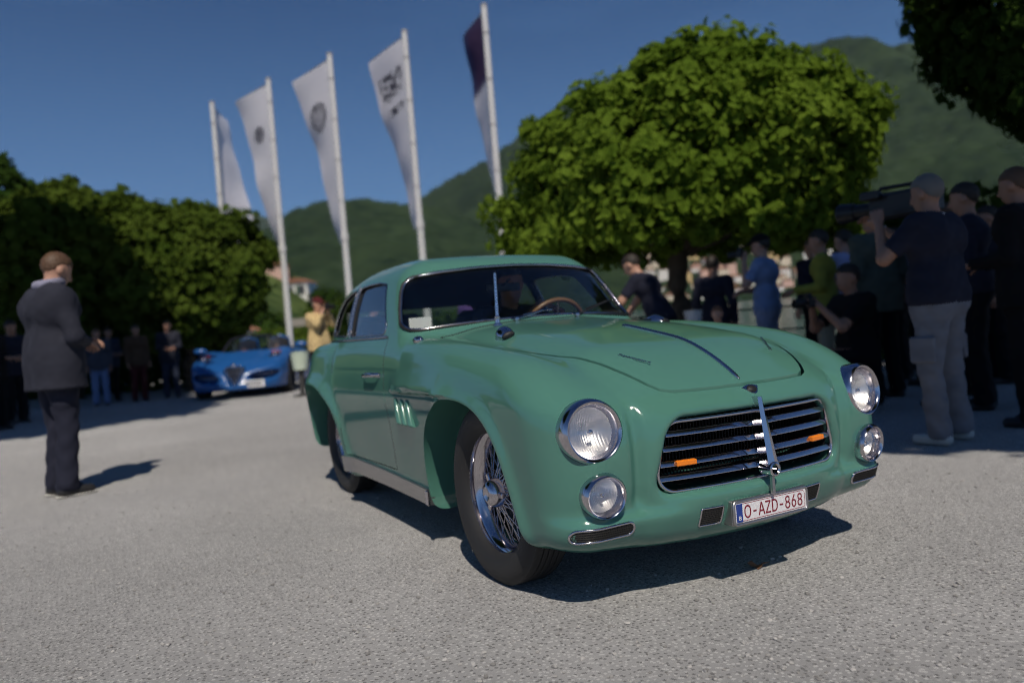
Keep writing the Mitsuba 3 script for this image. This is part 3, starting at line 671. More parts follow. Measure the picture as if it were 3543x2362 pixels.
# the square ends at the quay: close behind the spectators on the right, farther off on the left
SQUARE = sg.Polygon([(-400, -300), (400, -300), (400, 14.5), (.6, 14.5), (.6, 30), (-3, 60), (-400, 60)])
vv, ff = trimesh.creation.triangulate_polygon(SQUARE, engine='earcut')
struct('ground', (site_v(vv[:, 0], vv[:, 1], 0 * vv[:, 0]), np.array(ff)), 'gravel_surface')
plain('quay_stone', (.22, .215, .20), .9)
qv = np.array([(400, 14.5), (.6, 14.5), (.6, 30), (-3, 60), (-400, 60)])
struct('quay', (np.vstack([site_v(qv[:, 0], qv[:, 1], 0 * qv[:, 0] - .003), site_v(qv[:, 0], qv[:, 1], 0 * qv[:, 0] - 4)]), [[i, i + 1, i + 6] for i in range(4)] + [[i, i + 6, i + 5] for i in range(4)]), 'quay_stone')
# lake: the square falls gently away from the level, so level water climbs a little in its axes
scene['water'] = {'type': 'bumpmap', 'texture': mikit.proc(lambda p, n, uv: fbm(p.x * .9, p.y * .9, 0., 3) * .06, 2e-2), 'scale': 1.0,
                  'bsdf': {'type': 'principled', 'base_color': rgb(.012, .045, .055), 'roughness': .12, 'specular': .5}}
lake_z = lambda D: -.9 + .0150 * (D - 14)
struct('lake', grid_mesh(np.linspace(-900, 1500, 20), np.linspace(10, 800, 12), lambda L, D: site_v(L, D, lake_z(D))), 'water')
# hills
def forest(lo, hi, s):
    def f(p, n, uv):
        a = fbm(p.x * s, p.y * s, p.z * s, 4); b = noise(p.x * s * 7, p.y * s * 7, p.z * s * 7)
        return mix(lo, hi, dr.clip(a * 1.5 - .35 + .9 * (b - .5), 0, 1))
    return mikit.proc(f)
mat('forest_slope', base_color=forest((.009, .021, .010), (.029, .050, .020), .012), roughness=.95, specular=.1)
mat('garden_slope', base_color=forest((.018, .038, .012), (.11, .15, .045), .06), roughness=.95, specular=.1)
GROUND = {}
def ridge(name, bsdf, sky_line, d0, d1, z0, nl, nd, rough, seed, prof, depth_jit=0, behind=.25):
    """sky_line: (lateral/distance, rise/distance) of the crest as it stands at distance d1."""
    s = np.array(sky_line); crest = PchipInterpolator(s[:, 0] * d1, s[:, 1] * d1 + CAM[2])
    lat = np.linspace(s[0, 0] * d1, s[-1, 0] * d1, nl); t = np.r_[np.linspace(0, 1, nd), 1.06, 1.15, 1 + behind]
    def f(L, Tt):
        D = d0 + (d1 - d0) * Tt; h = np.interp(Tt, *prof)
        Lx = L * (.45 + .55 * D / d1) if False else L
        z = z0 + (crest(L) - z0) * h
        q = np.stack([L / 60, D / 60, 0 * L], -1)
        env = np.clip(Tt * 4, 0, 1) * np.clip((1.3 - Tt) * 4, 0, 1) * (1 - .75 * np.exp(-((Tt - 1) / .05) ** 2))
        z = z + rough * env * (meshkit.fbm(q * .35 + seed, 5) - .5) * 2.2
        z = z + rough * .16 * (meshkit.noise(np.stack([L, D, 0 * L], -1) / (rough * .16 + 3), seed) - .5) + rough * .05 * (meshkit.noise(np.stack([L, D, 0 * L], -1) / 4.5, seed + 9) - .5)
        return site_v(L, D, z)
    GROUND[name] = lambda L, D: float(f(np.array([[float(L)]]), np.array([[(D - d0) / (d1 - d0)]]))[0, 0, 2])
    return struct(name, grid_mesh(lat, t, f), bsdf, smooth=True)
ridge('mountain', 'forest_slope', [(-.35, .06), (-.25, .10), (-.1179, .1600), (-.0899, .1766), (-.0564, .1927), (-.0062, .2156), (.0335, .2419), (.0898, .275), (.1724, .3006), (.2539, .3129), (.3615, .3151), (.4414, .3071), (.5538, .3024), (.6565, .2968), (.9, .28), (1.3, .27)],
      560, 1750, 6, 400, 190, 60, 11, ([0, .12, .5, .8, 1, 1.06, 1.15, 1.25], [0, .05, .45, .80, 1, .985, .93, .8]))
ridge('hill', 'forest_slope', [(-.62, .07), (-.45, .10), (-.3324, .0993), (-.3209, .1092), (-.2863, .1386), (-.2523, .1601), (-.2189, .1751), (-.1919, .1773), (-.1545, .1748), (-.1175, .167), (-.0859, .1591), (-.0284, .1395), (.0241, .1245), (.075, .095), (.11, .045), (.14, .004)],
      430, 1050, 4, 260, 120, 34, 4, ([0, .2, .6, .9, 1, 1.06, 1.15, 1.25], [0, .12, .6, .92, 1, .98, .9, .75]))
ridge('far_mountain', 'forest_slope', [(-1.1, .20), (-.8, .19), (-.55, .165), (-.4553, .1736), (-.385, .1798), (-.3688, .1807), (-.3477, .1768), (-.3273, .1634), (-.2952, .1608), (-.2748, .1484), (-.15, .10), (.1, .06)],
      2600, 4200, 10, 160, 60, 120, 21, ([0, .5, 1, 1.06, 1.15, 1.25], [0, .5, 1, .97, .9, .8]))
ridge('garden_hill', 'garden_slope', [(-1.2, .17), (-.8, .16), (-.55, .145), (-.40, .14), (-.3298, .125), (-.2888, .1066), (-.2479, .0818), (-.2073, .0517), (-.1712, .0328), (-.12, .014), (-.05, .004)],
      62, 150, 0, 150, 70, 5, 31, ([0, .3, .7, 1, 1.06, 1.15, 1.25], [0, .22, .7, 1, .97, .9, .7]))

# ------------------------------------------------------------------ houses across the lake and villas on the garden hill
WALLS = {'cream': (.62, .55, .43), 'pink': (.60, .40, .33), 'white': (.70, .69, .66), 'ochre': (.60, .45, .22)}
for n, c in WALLS.items(): plain(n + '_wall', c, .85)
plain('roof_tiles', (.26, .12, .075), .85); plain('window_dark', (.05, .055, .06), .3); plain('shutter_green', (.05, .11, .07), .6)
def house(lat, dep, z, w, d, h, col, yaw, label, group=None, detail=True, name='house'):
    k = thing(name, label, 'house', group)
    M = rotz(YAW + yaw, site(lat, dep, z))
    part(k, 'wall', moved(box(w, d, h + 4, (0, 0, h / 2 - 2)), M), col + '_wall', smooth=False)
    o = .35; rf = sg.Polygon([(-w / 2 - o, 0), (w / 2 + o, 0), (0, w * .22)])
    r = trimesh.creation.extrude_polygon(rf, d + 2 * o, engine='earcut')
    r = moved(r, np.array([[1, 0, 0, 0], [0, 0, 1, -d / 2 - o], [0, 1, 0, h - .02], [0, 0, 0, 1]], float)); r.invert()
    part(k, 'roof', moved(r, M), 'roof_tiles', smooth=False)
    if detail:
        n = max(2, int(w / 2.6)); fl = max(1, int(h / 3))
        for f in range(fl):
            for i in range(n):
                x = -w / 2 + (i + .5) * w / n
                wk = part(k, 'window', moved(box(1.0, .12, 1.5, (x, -d / 2 - .03, 1.7 + f * 3.0)), M), 'window_dark', smooth=False)
                if fl < 3: part(wk, 'shutter', moved(cat_([box(.45, .08, 1.55, (x + s * .75, -d / 2 - .06, 1.7 + f * 3.0)) for s in (-1, 1)][:1]), M), 'shutter_green', smooth=False)
    return k
rnd = np.random.default_rng(11)
GH = 'small houses on the hillside across the lake'
cols = ['cream', 'pink', 'white', 'ochre']
WORD = {'cream': 'small cream house with a brown tiled roof', 'pink': 'small pink house with a brown tiled roof', 'white': 'small white house with a brown tiled roof', 'ochre': 'small ochre house with a brown tiled roof'}
done = []
for i in range(2500):
    if len(done) >= 125: break
    uu = rnd.uniform(.10, .42); D2 = 585 + 185 * rnd.beta(1.3, 1.2); L = uu * D2; z = GROUND['mountain'](L, D2)
    if (z - CAM[2]) / D2 > .088 - .07 * max(uu - .26, 0) or (z - CAM[2]) / D2 < .018: continue
    if any(abs(L - a) < 6.5 and abs(z - b) < 3 for a, b in done): continue
    done.append((L, z)); c = cols[rnd.choice(4, p=[.38, .24, .26, .12])]
    house(L, D2, z - 1, rnd.uniform(5, 11), 8, rnd.choice([4., 5.5, 7.0]), c, rnd.uniform(-.4, .4), WORD[c] + ' in the village across the lake', GH, detail=False)
house(-.2799 * 146, 146, 10.2, 3.8, 5, 5.2, 'pink', .25, 'pink villa high on the garden hill behind the flagpoles, topmost of the villas')
house(-.253 * 142, 142, 8.8, 4.0, 5, 3.0, 'white', -.1, 'white villa with green shutters on the garden hill, just below the pink villa')
house(-.393 * 52, 52, .0, 3.8, 4, 2.5, 'cream', .1, 'low cream building at the foot of the garden hill, left behind the blue car')
house(-.352 * 56, 56, .0, 3.2, 4, 2.3, 'white', -.1, 'low white building at the foot of the garden hill, right behind the blue car')
# dark terrace walls on the hill
plain('terrace_stone', (.30, .28, .25), .9)
for i, (a, b, D, z) in enumerate([(-.33, -.24, 92, 3.6), (-.30, -.20, 84, 2.0), (-.40, -.30, 78, 1.4)]):
    L0, L1 = a * D, b * D
    one('terrace_wall', moved(box(L1 - L0, .4, .9), rotz(YAW, site((L0 + L1) / 2, D, z))), 'terrace_stone', f'low pale stone terrace wall on the garden hill, {("upper", "middle", "lower")[i]} of three', 'wall', smooth=False)

# ------------------------------------------------------------------ trees
def leafmat(name, lo, hi, tr=.9):
    def f(p, n, uv):
        a = noise(p.x * 9, p.y * 9, p.z * 9); b = noise(p.x * 1.4, p.y * 1.4, p.z * 1.4)
        return mix(lo, hi, dr.clip(.55 * a + .6 * b - .1, 0, 1))
    scene[name] = {'type': 'principledthin', 'base_color': mikit.proc(f), 'roughness': .5, 'diff_trans': tr, 'spec_trans': 0.0, 'eta': 1.4}
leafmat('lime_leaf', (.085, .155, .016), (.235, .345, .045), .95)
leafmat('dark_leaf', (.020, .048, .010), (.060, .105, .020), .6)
leafmat('olive_leaf', (.045, .085, .012), (.115, .165, .028), .7)
mat('bark', base_color=mikit.proc(lambda p, n, uv: mix((.035, .028, .022), (.12, .10, .08), fbm(p.x * 18, p.y * 18, p.z * 5, 4))), roughness=.95, specular=.2)
def leaves(C, N, size, seed, spread=.9):
    """Bent leaf blades (four triangles each) at C, facing roughly along N."""
    r = np.random.default_rng(seed); m = len(C)
    n = N + r.normal(0, spread, (m, 3)); n[:, 2] += .35; n /= np.linalg.norm(n, axis=1, keepdims=True)
    t = np.cross(n, r.normal(0, 1, (m, 3))); t /= np.linalg.norm(t, axis=1, keepdims=True); b = np.cross(n, t)
    s = size * r.uniform(.45, 1.4, (m, 1)); w = s * r.uniform(.36, .5, (m, 1))
    base = C - t * s * .5; tip = C + t * s * .55 - n * s * .12
    l, rr = C + b * w + n * s * .10, C - b * w + n * s * .10
    l2, r2 = C + t * s * .25 + b * w * .7 + n * s * .04, C + t * s * .25 - b * w * .7 + n * s * .04
    V = np.stack([base, l, l2, tip, r2, rr, C], 1).reshape(-1, 3)
    o = (np.arange(m) * 7)[:, None]
    F = np.concatenate([o + np.array([[6, 0, 5]]), o + np.array([[6, 1, 0]]), o + np.array([[6, 2, 1]]), o + np.array([[6, 3, 2]]), o + np.array([[6, 4, 3]]), o + np.array([[6, 5, 4]])])
    return V, F
def crown(center, radii, n_clump, per, size, clump_r, seed, flat_bottom=-.75, inner=.25, lobes=9, lobe=.22, ragged=.06):
    r = np.random.default_rng(seed); R = np.array(radii)
    d = r.normal(0, 1, (n_clump * 3, 3)); d /= np.linalg.norm(d, axis=1, keepdims=True)
    ld = r.normal(0, 1, (lobes, 3)); ld /= np.linalg.norm(ld, axis=1, keepdims=True)
    bump = 1 + lobe * (np.exp((d @ ld.T - 1) * 7).max(1) - .45) + .10 * (meshkit.noise(d * 3.1 + seed) - .5) * 2
    rad = np.where(r.random(len(d)) < inner, r.uniform(.45, .9, len(d)), r.uniform(.86, 1.0, len(d))) * bump
    rad = rad + np.where(r.random(len(d)) < .18, r.uniform(0, ragged, len(d)), 0)
    p = d * rad[:, None]
    ok = p[:, 2] > flat_bottom * (1 - .25 * r.random(len(d)))
    p, d = p[ok][:n_clump], d[ok][:n_clump]
    cc = center + p * R
    C = np.repeat(cc, per, 0); off = r.normal(0, 1, C.shape); off /= np.linalg.norm(off, axis=1, keepdims=True)
    off *= (r.random((len(C), 1)) ** .4) * clump_r * np.repeat(r.uniform(.6, 1.35, len(cc)), per)[:, None]; off[:, 2] *= .75
    N = np.repeat(d / R, per, 0); N /= np.linalg.norm(N, axis=1, keepdims=True)
    N = N + off / clump_r * .9
    return leaves(C + off, N, size, seed + 5)
def limb(p0, p1, r0, r1, seed, n=8, wob=.06):
    r = np.random.default_rng(seed); t = np.linspace(0, 1, n)[:, None]; L = np.linalg.norm(np.array(p1) - p0)
    p = np.array(p0) * (1 - t) + np.array(p1) * t + r.normal(0, wob * L * .3, (n, 3)) * np.sin(t * np.pi)
    return p, np.linspace(r0, r1, n)
def tree(label, foot, fork, center, radii, n_clump, per, size, clump_r, seed, bsdf='lime_leaf', r0=.17, branches=9, name='tree', group=None, dark=None, **kw):
    k = thing(name, label, 'tree', group)
    foot, fork, center = np.array(foot), np.array(fork), np.array(center)
    p, rr = limb(foot, fork, r0, r0 * .75, seed); rr[0] *= 1.35
    ms = [tube(p, rr, 14)]
    r = np.random.default_rng(seed)
    for i in range(branches):
        a = 2 * np.pi * (i + r.uniform(-.2, .2)) / branches; e = center + np.array(radii) * [math.cos(a) * .7, math.sin(a) * .7, r.uniform(-.2, .55)]
        q, qr = limb(fork - [0, 0, .1], e, r0 * .42, r0 * .09, seed + i + 1, 8, .12); ms.append(tube(q, qr, 7))
    part(k, 'trunk', cat_(ms), 'bark', smooth=True)
    part(k, 'crown', crown(center, radii, n_clump, per, size, clump_r, seed, **kw), bsdf, smooth=False, kind='stuff')
    return k
tree('broad green lime tree with a domed crown and dark trunk behind the green coupe', site(2.46, 12), site(2.55, 12, 1.95), site(2.88, 12, 2.50), (2.40, 2.3, 1.86), 1000, 80, .130, .29, 5, r0=.19, flat_bottom=-.34, inner=.20, lobes=26, lobe=.36, ragged=.11)
tree('sunlit round tree at the left edge of the flagpoles, above the blue car', site(-8.4, 21), site(-8.3, 21, 1.5), site(-8.35, 21, 3.0), (2.1, 2.1, 1.9), 700, 40, .20, .34, 17, 'olive_leaf', r0=.16, flat_bottom=-1.0, lobe=.28)
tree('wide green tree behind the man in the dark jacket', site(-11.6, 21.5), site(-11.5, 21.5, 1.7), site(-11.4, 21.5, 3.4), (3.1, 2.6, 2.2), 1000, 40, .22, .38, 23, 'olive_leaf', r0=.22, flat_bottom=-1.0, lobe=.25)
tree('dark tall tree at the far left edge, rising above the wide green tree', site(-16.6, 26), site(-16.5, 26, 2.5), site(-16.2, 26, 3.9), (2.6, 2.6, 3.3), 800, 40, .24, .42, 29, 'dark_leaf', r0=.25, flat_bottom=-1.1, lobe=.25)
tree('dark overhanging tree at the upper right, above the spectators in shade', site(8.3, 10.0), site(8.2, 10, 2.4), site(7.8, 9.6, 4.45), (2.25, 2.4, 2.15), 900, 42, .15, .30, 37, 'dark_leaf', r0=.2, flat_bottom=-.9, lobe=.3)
# trees beside and behind the place the picture was taken from: only their shade shows
tree('large shade tree standing right of the camera, only its shadow on the spectators seen', site(6.9, 1.2), site(6.6, 1.3, 4.6), site(5.0, 1.5, 7.3), (3.3, 2.7, 2.1), 900, 36, .24, .42, 41, 'dark_leaf', r0=.28, flat_bottom=-.9)
tree('large shade tree standing left of the camera, only its shadow on the gravel seen', site(-11.5, 6.5), site(-11, 6.8, 4.6), site(-9.2, 7.6, 7.6), (3.6, 4.2, 2.3), 1100, 36, .26, .46, 43, 'dark_leaf', r0=.3, flat_bottom=-.9)
tree('second large shade tree farther left, only its shadow under the crowd seen', site(-14.5, 10.5), site(-13.8, 10.8, 5.2), site(-11.0, 11.4, 8.6), (3.6, 4.0, 2.4), 1000, 36, .28, .48, 47, 'dark_leaf', r0=.3, flat_bottom=-.9)
# clipped hedge behind the left crowd, shrubs at the water's edge
def hedge(label, L0, L1, D, z0, z1, n, size, seed, bsdf, thick=1.0):
    r = np.random.default_rng(seed); m = n
    L, dd, z = r.uniform(L0, L1, m), D + r.uniform(-thick / 2, thick / 2, m), z0 + (z1 - z0) * r.random(m) ** .7 * (1 + .12 * np.sin(r.uniform(L0, L1, m)))
    C = site_v(L, dd, z); k = thing('hedge', label, 'hedge')
    nrm = np.stack([r.normal(0, .4, m) - AHEAD[0], r.normal(0, .4, m) - AHEAD[1], r.uniform(0, 1, m)], -1)
    part(k, 'foliage', leaves(C, nrm, size, seed), bsdf, smooth=False, kind='stuff')
    part(k, 'stems', cat_([tube([site(a, D, 0), site(a + .1, D, z1 * .8)], [.04, .015], 5) for a in np.arange(L0 + .3, L1, .9)]), 'bark', smooth=True, kind='stuff')
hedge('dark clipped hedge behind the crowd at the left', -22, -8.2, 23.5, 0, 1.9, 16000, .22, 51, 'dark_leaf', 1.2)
hedge('added dark tall hedge, filling in the shade behind the right-hand crowd', 5.4, 16, 12.8, 0, 2.3, 12000, .2, 61, 'dark_leaf', 1.2)  # invented hedge, put in to darken the gaps between the spectators
hedge('low green shrubs behind the blue car at the foot of the garden hill', -16, -4, 34, 0, 1.5, 9000, .3, 53, 'olive_leaf', 2.5)
hedge('dark bushes at the lakeside behind the yellow jacket', -9, -2.0, 44, 0, 1.9, 9000, .34, 57, 'dark_leaf', 3)
# shrubs and small trees on the garden hill
r_ = np.random.default_rng(77)
for i in range(26):
    uu = r_.uniform(-.40, -.17); D = r_.uniform(80, 150); L = uu * D; z = GROUND['garden_hill'](L, D); R_ = r_.uniform(1.6, 3.4)
    k = thing('garden_shrub', 'round green bush on the garden hill among the villas', 'bush', 'bushes on the garden hill')
    c_ = site(L, D, z + R_ * .6)
    part(k, 'foliage', crown(c_, (R_, R_, R_ * .9), 60, 30, .55, .8, 100 + i, flat_bottom=-.8), ('olive_leaf', 'dark_leaf')[i % 2], smooth=False, kind='stuff')
    part(k, 'stem', tube([site(L, D, z - 1), c_], [.2, .1], 6), 'bark', smooth=True)
# iron railing along the quay behind the spectators
plain('iron', (.015, .018, .018), .5)
rl = thing('railing', 'black iron railing along the quay behind the spectators under the lime tree', 'railing')
for zz in (.95, .55, .15): part(rl, 'rail', tube([site(.7, 14.3, zz), site(16, 14.3, zz)], .02, 6), 'iron', smooth=True)
for a in np.arange(.7, 12, 1.6): part(rl, 'post', tube([site(a, 14.3, 0), site(a, 14.3, .98)], .028, 8), 'iron', smooth=True)

# ------------------------------------------------------------------ flags
plain('pole_paint', (.62, .63, .64), .4); plain('flag_clamp', (.30, .30, .32), .5)
POLES = [(-.03, 17.87), (-1.92, 19.0), (-3.91, 20.1), (-5.87, 21.6), (-7.95, 23.2)]
POLE_WORD = ['nearest flagpole, its foot hidden by the coupe roof', 'second flagpole from the nearest, above the rear of the coupe', 'third and middle flagpole of the row', 'fourth flagpole, rising behind the blue car', 'farthest flagpole of the row, at its left end']
FLAG_WORD = ['white banner with a dark blue and red top, on the nearest flagpole', 'white banner with broad grey lettering, on the second flagpole', 'white banner with a dark crest, on the middle flagpole', 'white banner with a small grey emblem, on the fourth flagpole', 'plain white banner folded back, on the farthest flagpole']
def flag_print(i):
    def f(p, n, uv):
        u, v = uv.x, uv.y
        white = mi.Color3f(.88, .87, .94); wob = (fbm(u * 26, v * 60, 3. * i, 3) - .5)
        if i == 0:
            dk = smoothstep(.36, .30, v + .02 * wob); m = mix((.070, .072, .165), (.085, .055, .115), smoothstep(.2, .1, dr.abs(v - .16)) * smoothstep(.38, .28, dr.abs(u - .45)))
            return white * (1 - dk) + m * dk
        if i == 1:
            a = smoothstep(.09, .06, dr.abs(v - .20)) * smoothstep(.40, .34, dr.abs(u - .5)) * smoothstep(-.02, .08, wob + .05)
            b = smoothstep(.03, .015, dr.abs(v - .34)) * smoothstep(.33, .28, dr.abs(u - .5)) * smoothstep(-.02, .08, wob + .06)
            t = dr.clip(a + b, 0, 1)
        elif i == 2:
            rr = dr.sqrt(dr.square((u - .52) / .30) + dr.square((v - .27) / .085)); t = smoothstep(1.05, .95, rr) * (.55 + .45 * smoothstep(-.05, .1, wob)) * (1 - .7 * smoothstep(.62, .5, rr) * smoothstep(.0, .1, wob))
        elif i == 3:
            rr = dr.sqrt(dr.square((u - .50) / .22) + dr.square((v - .26) / .05)); t = smoothstep(1.1, .9, rr) * (.5 + .5 * smoothstep(-.05, .1, wob))
        else:
            return white
        return white * (1 - t) + mi.Color3f(.07, .07, .10) * t
    return mikit.proc(f)
for i, (L, D) in enumerate(POLES):
    k = thing('flagpole', 'pale grey metal pole, ' + POLE_WORD[i], 'flagpole', 'flagpoles in a row')
    b = site(L, D)
    part(k, 'pole', tube([b, b + [0, 0, 4], b + [0, 0, 8.0]], [.085, .078, .070], 14), 'pole_paint', smooth=True)
    part(k, 'finial', tube([b + [0, 0, 8.0], b + [0, 0, 8.05]], [.080, .076], 14), 'flag_clamp', smooth=40)
    part(k, 'collar', tube([b + [0, 0, 3.45], b + [0, 0, 3.62]], .10, 14), 'pole_paint', smooth=40)
    part(k, 'footing', tube([b, b + [0, 0, .18]], .14, 16), 'flag_clamp', smooth=40)
    w = [1.45, 1.9, 1.9, 1.85, 1.45][i]
    ang = math.atan2(D, L) + [.36, .50, .50, .50, -.22][i]; arm = SIDE * math.cos(ang) + AHEAD * math.sin(ang)
    part(k, 'arm', tube([b + [0, 0, 7.92], b + [0, 0, 7.92] + arm * w], .016, 8), 'flag_clamp', smooth=True)
    for j, zz in enumerate((7.4, 6.4, 5.4, 4.4)): part(k, 'ring', tube([b + [0, 0, zz], b + [0, 0, zz + .03]], .084, 12), 'flag_clamp', smooth=40)
    scene[f'banner_cloth_{i}'] = {'type': 'principledthin', 'base_color': flag_print(i), 'roughness': .8, 'diff_trans': .3, 'eta': 1.3}
    nu, nv = 15, 60; U, V = np.meshgrid(np.linspace(0, 1, nu), np.linspace(0, 1, nv), indexing='ij')
    los = math.atan2(D, L)                                              # a banner blown along this line is seen edge-on from the square
    off = [.36, .50, .50, .50, 0][i]
    th = los + off * (1 - V / 1.12) + .02 * np.sin(V * 7 + i) if i < 4 else los - .22 - .62 * V
    ww = w * U * (1 - .10 * sstep(.3, 1, V)); wave = (.045 * U * np.sin(V * 9 + i * 2 + U * 3) + .025 * U * np.sin(V * 21 + i)) * (1 - .7 * V)
    ln = [4.35, 4.1, 4.2, 4.2, 4.3][i]
    hx = np.cos(th)[..., None] * SIDE + np.sin(th)[..., None] * AHEAD; nx_ = -np.sin(th)[..., None] * SIDE + np.cos(th)[..., None] * AHEAD
    P = b + hx * (ww + .09)[..., None] + nx_ * wave[..., None] + np.stack([0 * V, 0 * V, 7.90 - ln * V - .18 * U * V], -1)
    ii = np.arange(nu * nv).reshape(nu, nv); q = np.stack([ii[:-1, :-1], ii[1:, :-1], ii[1:, 1:], ii[:-1, 1:]], -1).reshape(-1, 4)
    bk_ = thing('banner', FLAG_WORD[i], 'flag', 'white banners on the flagpoles')
    scene[bk_] = mikit.ply((P.reshape(-1, 3), np.vstack([q[:, [0, 1, 2]], q[:, [0, 2, 3]]])), f'banner_cloth_{i}', smooth=True, uv=np.stack([U.ravel(), V.ravel()], 1))

# ------------------------------------------------------------------ small things on the square
mat('loose_stone', base_color=mikit.proc(lambda p, n, uv: mix((.20, .195, .19), (.46, .45, .44), cell_rand(p.x * 30, p.y * 30))), roughness=.9)
r_ = np.random.default_rng(8); ns = 7000
L_ = r_.uniform(-1, 1, ns); D_ = 1.75 + 7.5 * r_.random(ns) ** 1.6; L_ = L_ * D_ * .78
ico = trimesh.creation.icosahedron(); sz = .0022 + .0065 * r_.random(ns) ** 3
V_ = ico.vertices[None] * r_.uniform(.6, 1.3, (ns, 12, 1)) * (sz[:, None, None] * np.array([1.2, 1.0, .7])); c_, s_ = np.cos(L_ * 91), np.sin(L_ * 91)
V_ = np.stack([V_[..., 0] * c_[:, None] - V_[..., 1] * s_[:, None], V_[..., 0] * s_[:, None] + V_[..., 1] * c_[:, None], V_[..., 2]], -1) + (site_v(L_, D_, sz * .4))[:, None]
k = thing('loose_gravel', 'loose small stones lying on the gravel square', 'gravel', kind='stuff')
scene[k] = mikit.ply((V_.reshape(-1, 3), (ico.faces[None] + (np.arange(ns) * 12)[:, None, None]).reshape(-1, 3)), 'loose_stone', smooth=False)
plain('dry_leaf', (.26, .12, .06), .8)
t_ = np.linspace(0, 2 * np.pi, 15)[:-1]; rr_ = .024 * (1 + .35 * np.cos(5 * t_)); lf = np.stack([rr_ * np.cos(t_) * 1.3, rr_ * np.sin(t_), .012 + .010 * np.cos(2 * t_)], 1)
lf = np.vstack([lf, [[0, 0, .006]]]); one('dry_leaf', moved(trimesh.Trimesh(lf, [[14, i, (i + 1) % 14] for i in range(14)], process=False), rotz(.6, site(.83, 2.96, .001))), 'dry_leaf', 'dry orange leaf lying on the gravel in front of the coupe', 'leaf', smooth=False)
plain('pale_plastic', (.58, .68, .56), .5); plain('bin_stand', (.05, .05, .05), .6)
k = thing('litter_bin', 'pale green bin on a dark stand beside the blue car', 'litter bin')
M = rotz(0, site(-.2617 * 15.2, 15.2, 0))
part(k, 'bin', moved(lathe([(0, .50), (.13, .50), (.17, .82), (.185, .84), (.175, .84), (.16, .80), (0, .78)], 28), M), 'pale_plastic', smooth=40)
part(k, 'stand', moved(lathe([(.17, 0), (.17, .03), (.05, .05), (.05, .46), (.14, .50), (0, .50)], 20), M), 'bin_stand', smooth=40)
# ------------------------------------------------------------------ people
def cone_sdf(p, a, b, ra, rb):
    a, b = np.array(a, float), np.array(b, float); ab = b - a
    x, y, z = p[:, 0] - a[0], p[:, 1] - a[1], p[:, 2] - a[2]
    t = np.clip((x * ab[0] + y * ab[1] + z * ab[2]) / (ab @ ab + 1e-12), 0, 1)
    x, y, z = x - t * ab[0], y - t * ab[1], z - t * ab[2]
    return np.sqrt(x * x + y * y + z * z) - (ra + (rb - ra) * t)
def ell(p, c, r):
    x, y, z = (p[:, 0] - c[0]) / r[0], (p[:, 1] - c[1]) / r[1], (p[:, 2] - c[2]) / r[2]; k = np.sqrt(x * x + y * y + z * z)
    return (k - 1) * min(r) * .5 + (k - 1) * np.mean(r) * .5
def hand_mesh(wrist, d, palm, side, curl=.5, s=1.0):
    """Palm, four fingers of unequal length bent at two joints, and a thumb from the side of the palm. d = pointing direction, palm = palm normal."""
    d = np.array(d, float); d /= np.linalg.norm(d); palm = np.array(palm, float); palm -= d * (palm @ d); palm /= np.linalg.norm(palm) + 1e-9
    w = np.cross(d, palm) * side
    ball = lambda c, r: m3.Manifold.sphere(r, 10).translate(list(c))
    W = np.array(wrist, float)
    hull = lambda *q: m3.Manifold.batch_hull([ball(c, r) for c, r in q])
    pc = lambda a, b: W + d * a * s + w * b * s
    out = hull((pc(-.02, 0), .026 * s), (pc(.02, .022), .016 * s), (pc(.02, -.022), .017 * s), (pc(.085, .034), .0125 * s), (pc(.088, -.030), .0125 * s))
    for i, (b, l) in enumerate(((.034, .070), (.012, .080), (-.010, .074), (-.031, .058))):
        p0 = pc(.088, b); a1, a2, a3 = curl * .7, curl * 1.8, curl * 2.6
        dirs = [d * math.cos(a) + palm * math.sin(a) for a in (a1, a2, a3)]
        p1 = p0 + dirs[0] * l * .45 * s; p2 = p1 + dirs[1] * l * .32 * s; p3 = p2 + dirs[2] * l * .23 * s
        out = out + hull((p0, .0095 * s), (p1, .0088 * s)) + hull((p1, .0088 * s), (p2, .0080 * s)) + hull((p2, .0080 * s), (p3, .0068 * s))
    t0 = pc(.025, .030) + palm * .006 * s; t1 = t0 + (d * .6 + w * .75 + palm * (.2 + curl * .4)) * .036 * s; t2 = t1 + (d * .85 + w * .25 + palm * (.2 + curl * .6)) * .030 * s
    return out + hull((t0, .0125 * s), (t1, .0105 * s)) + hull((t1, .0105 * s), (t2, .0085 * s))
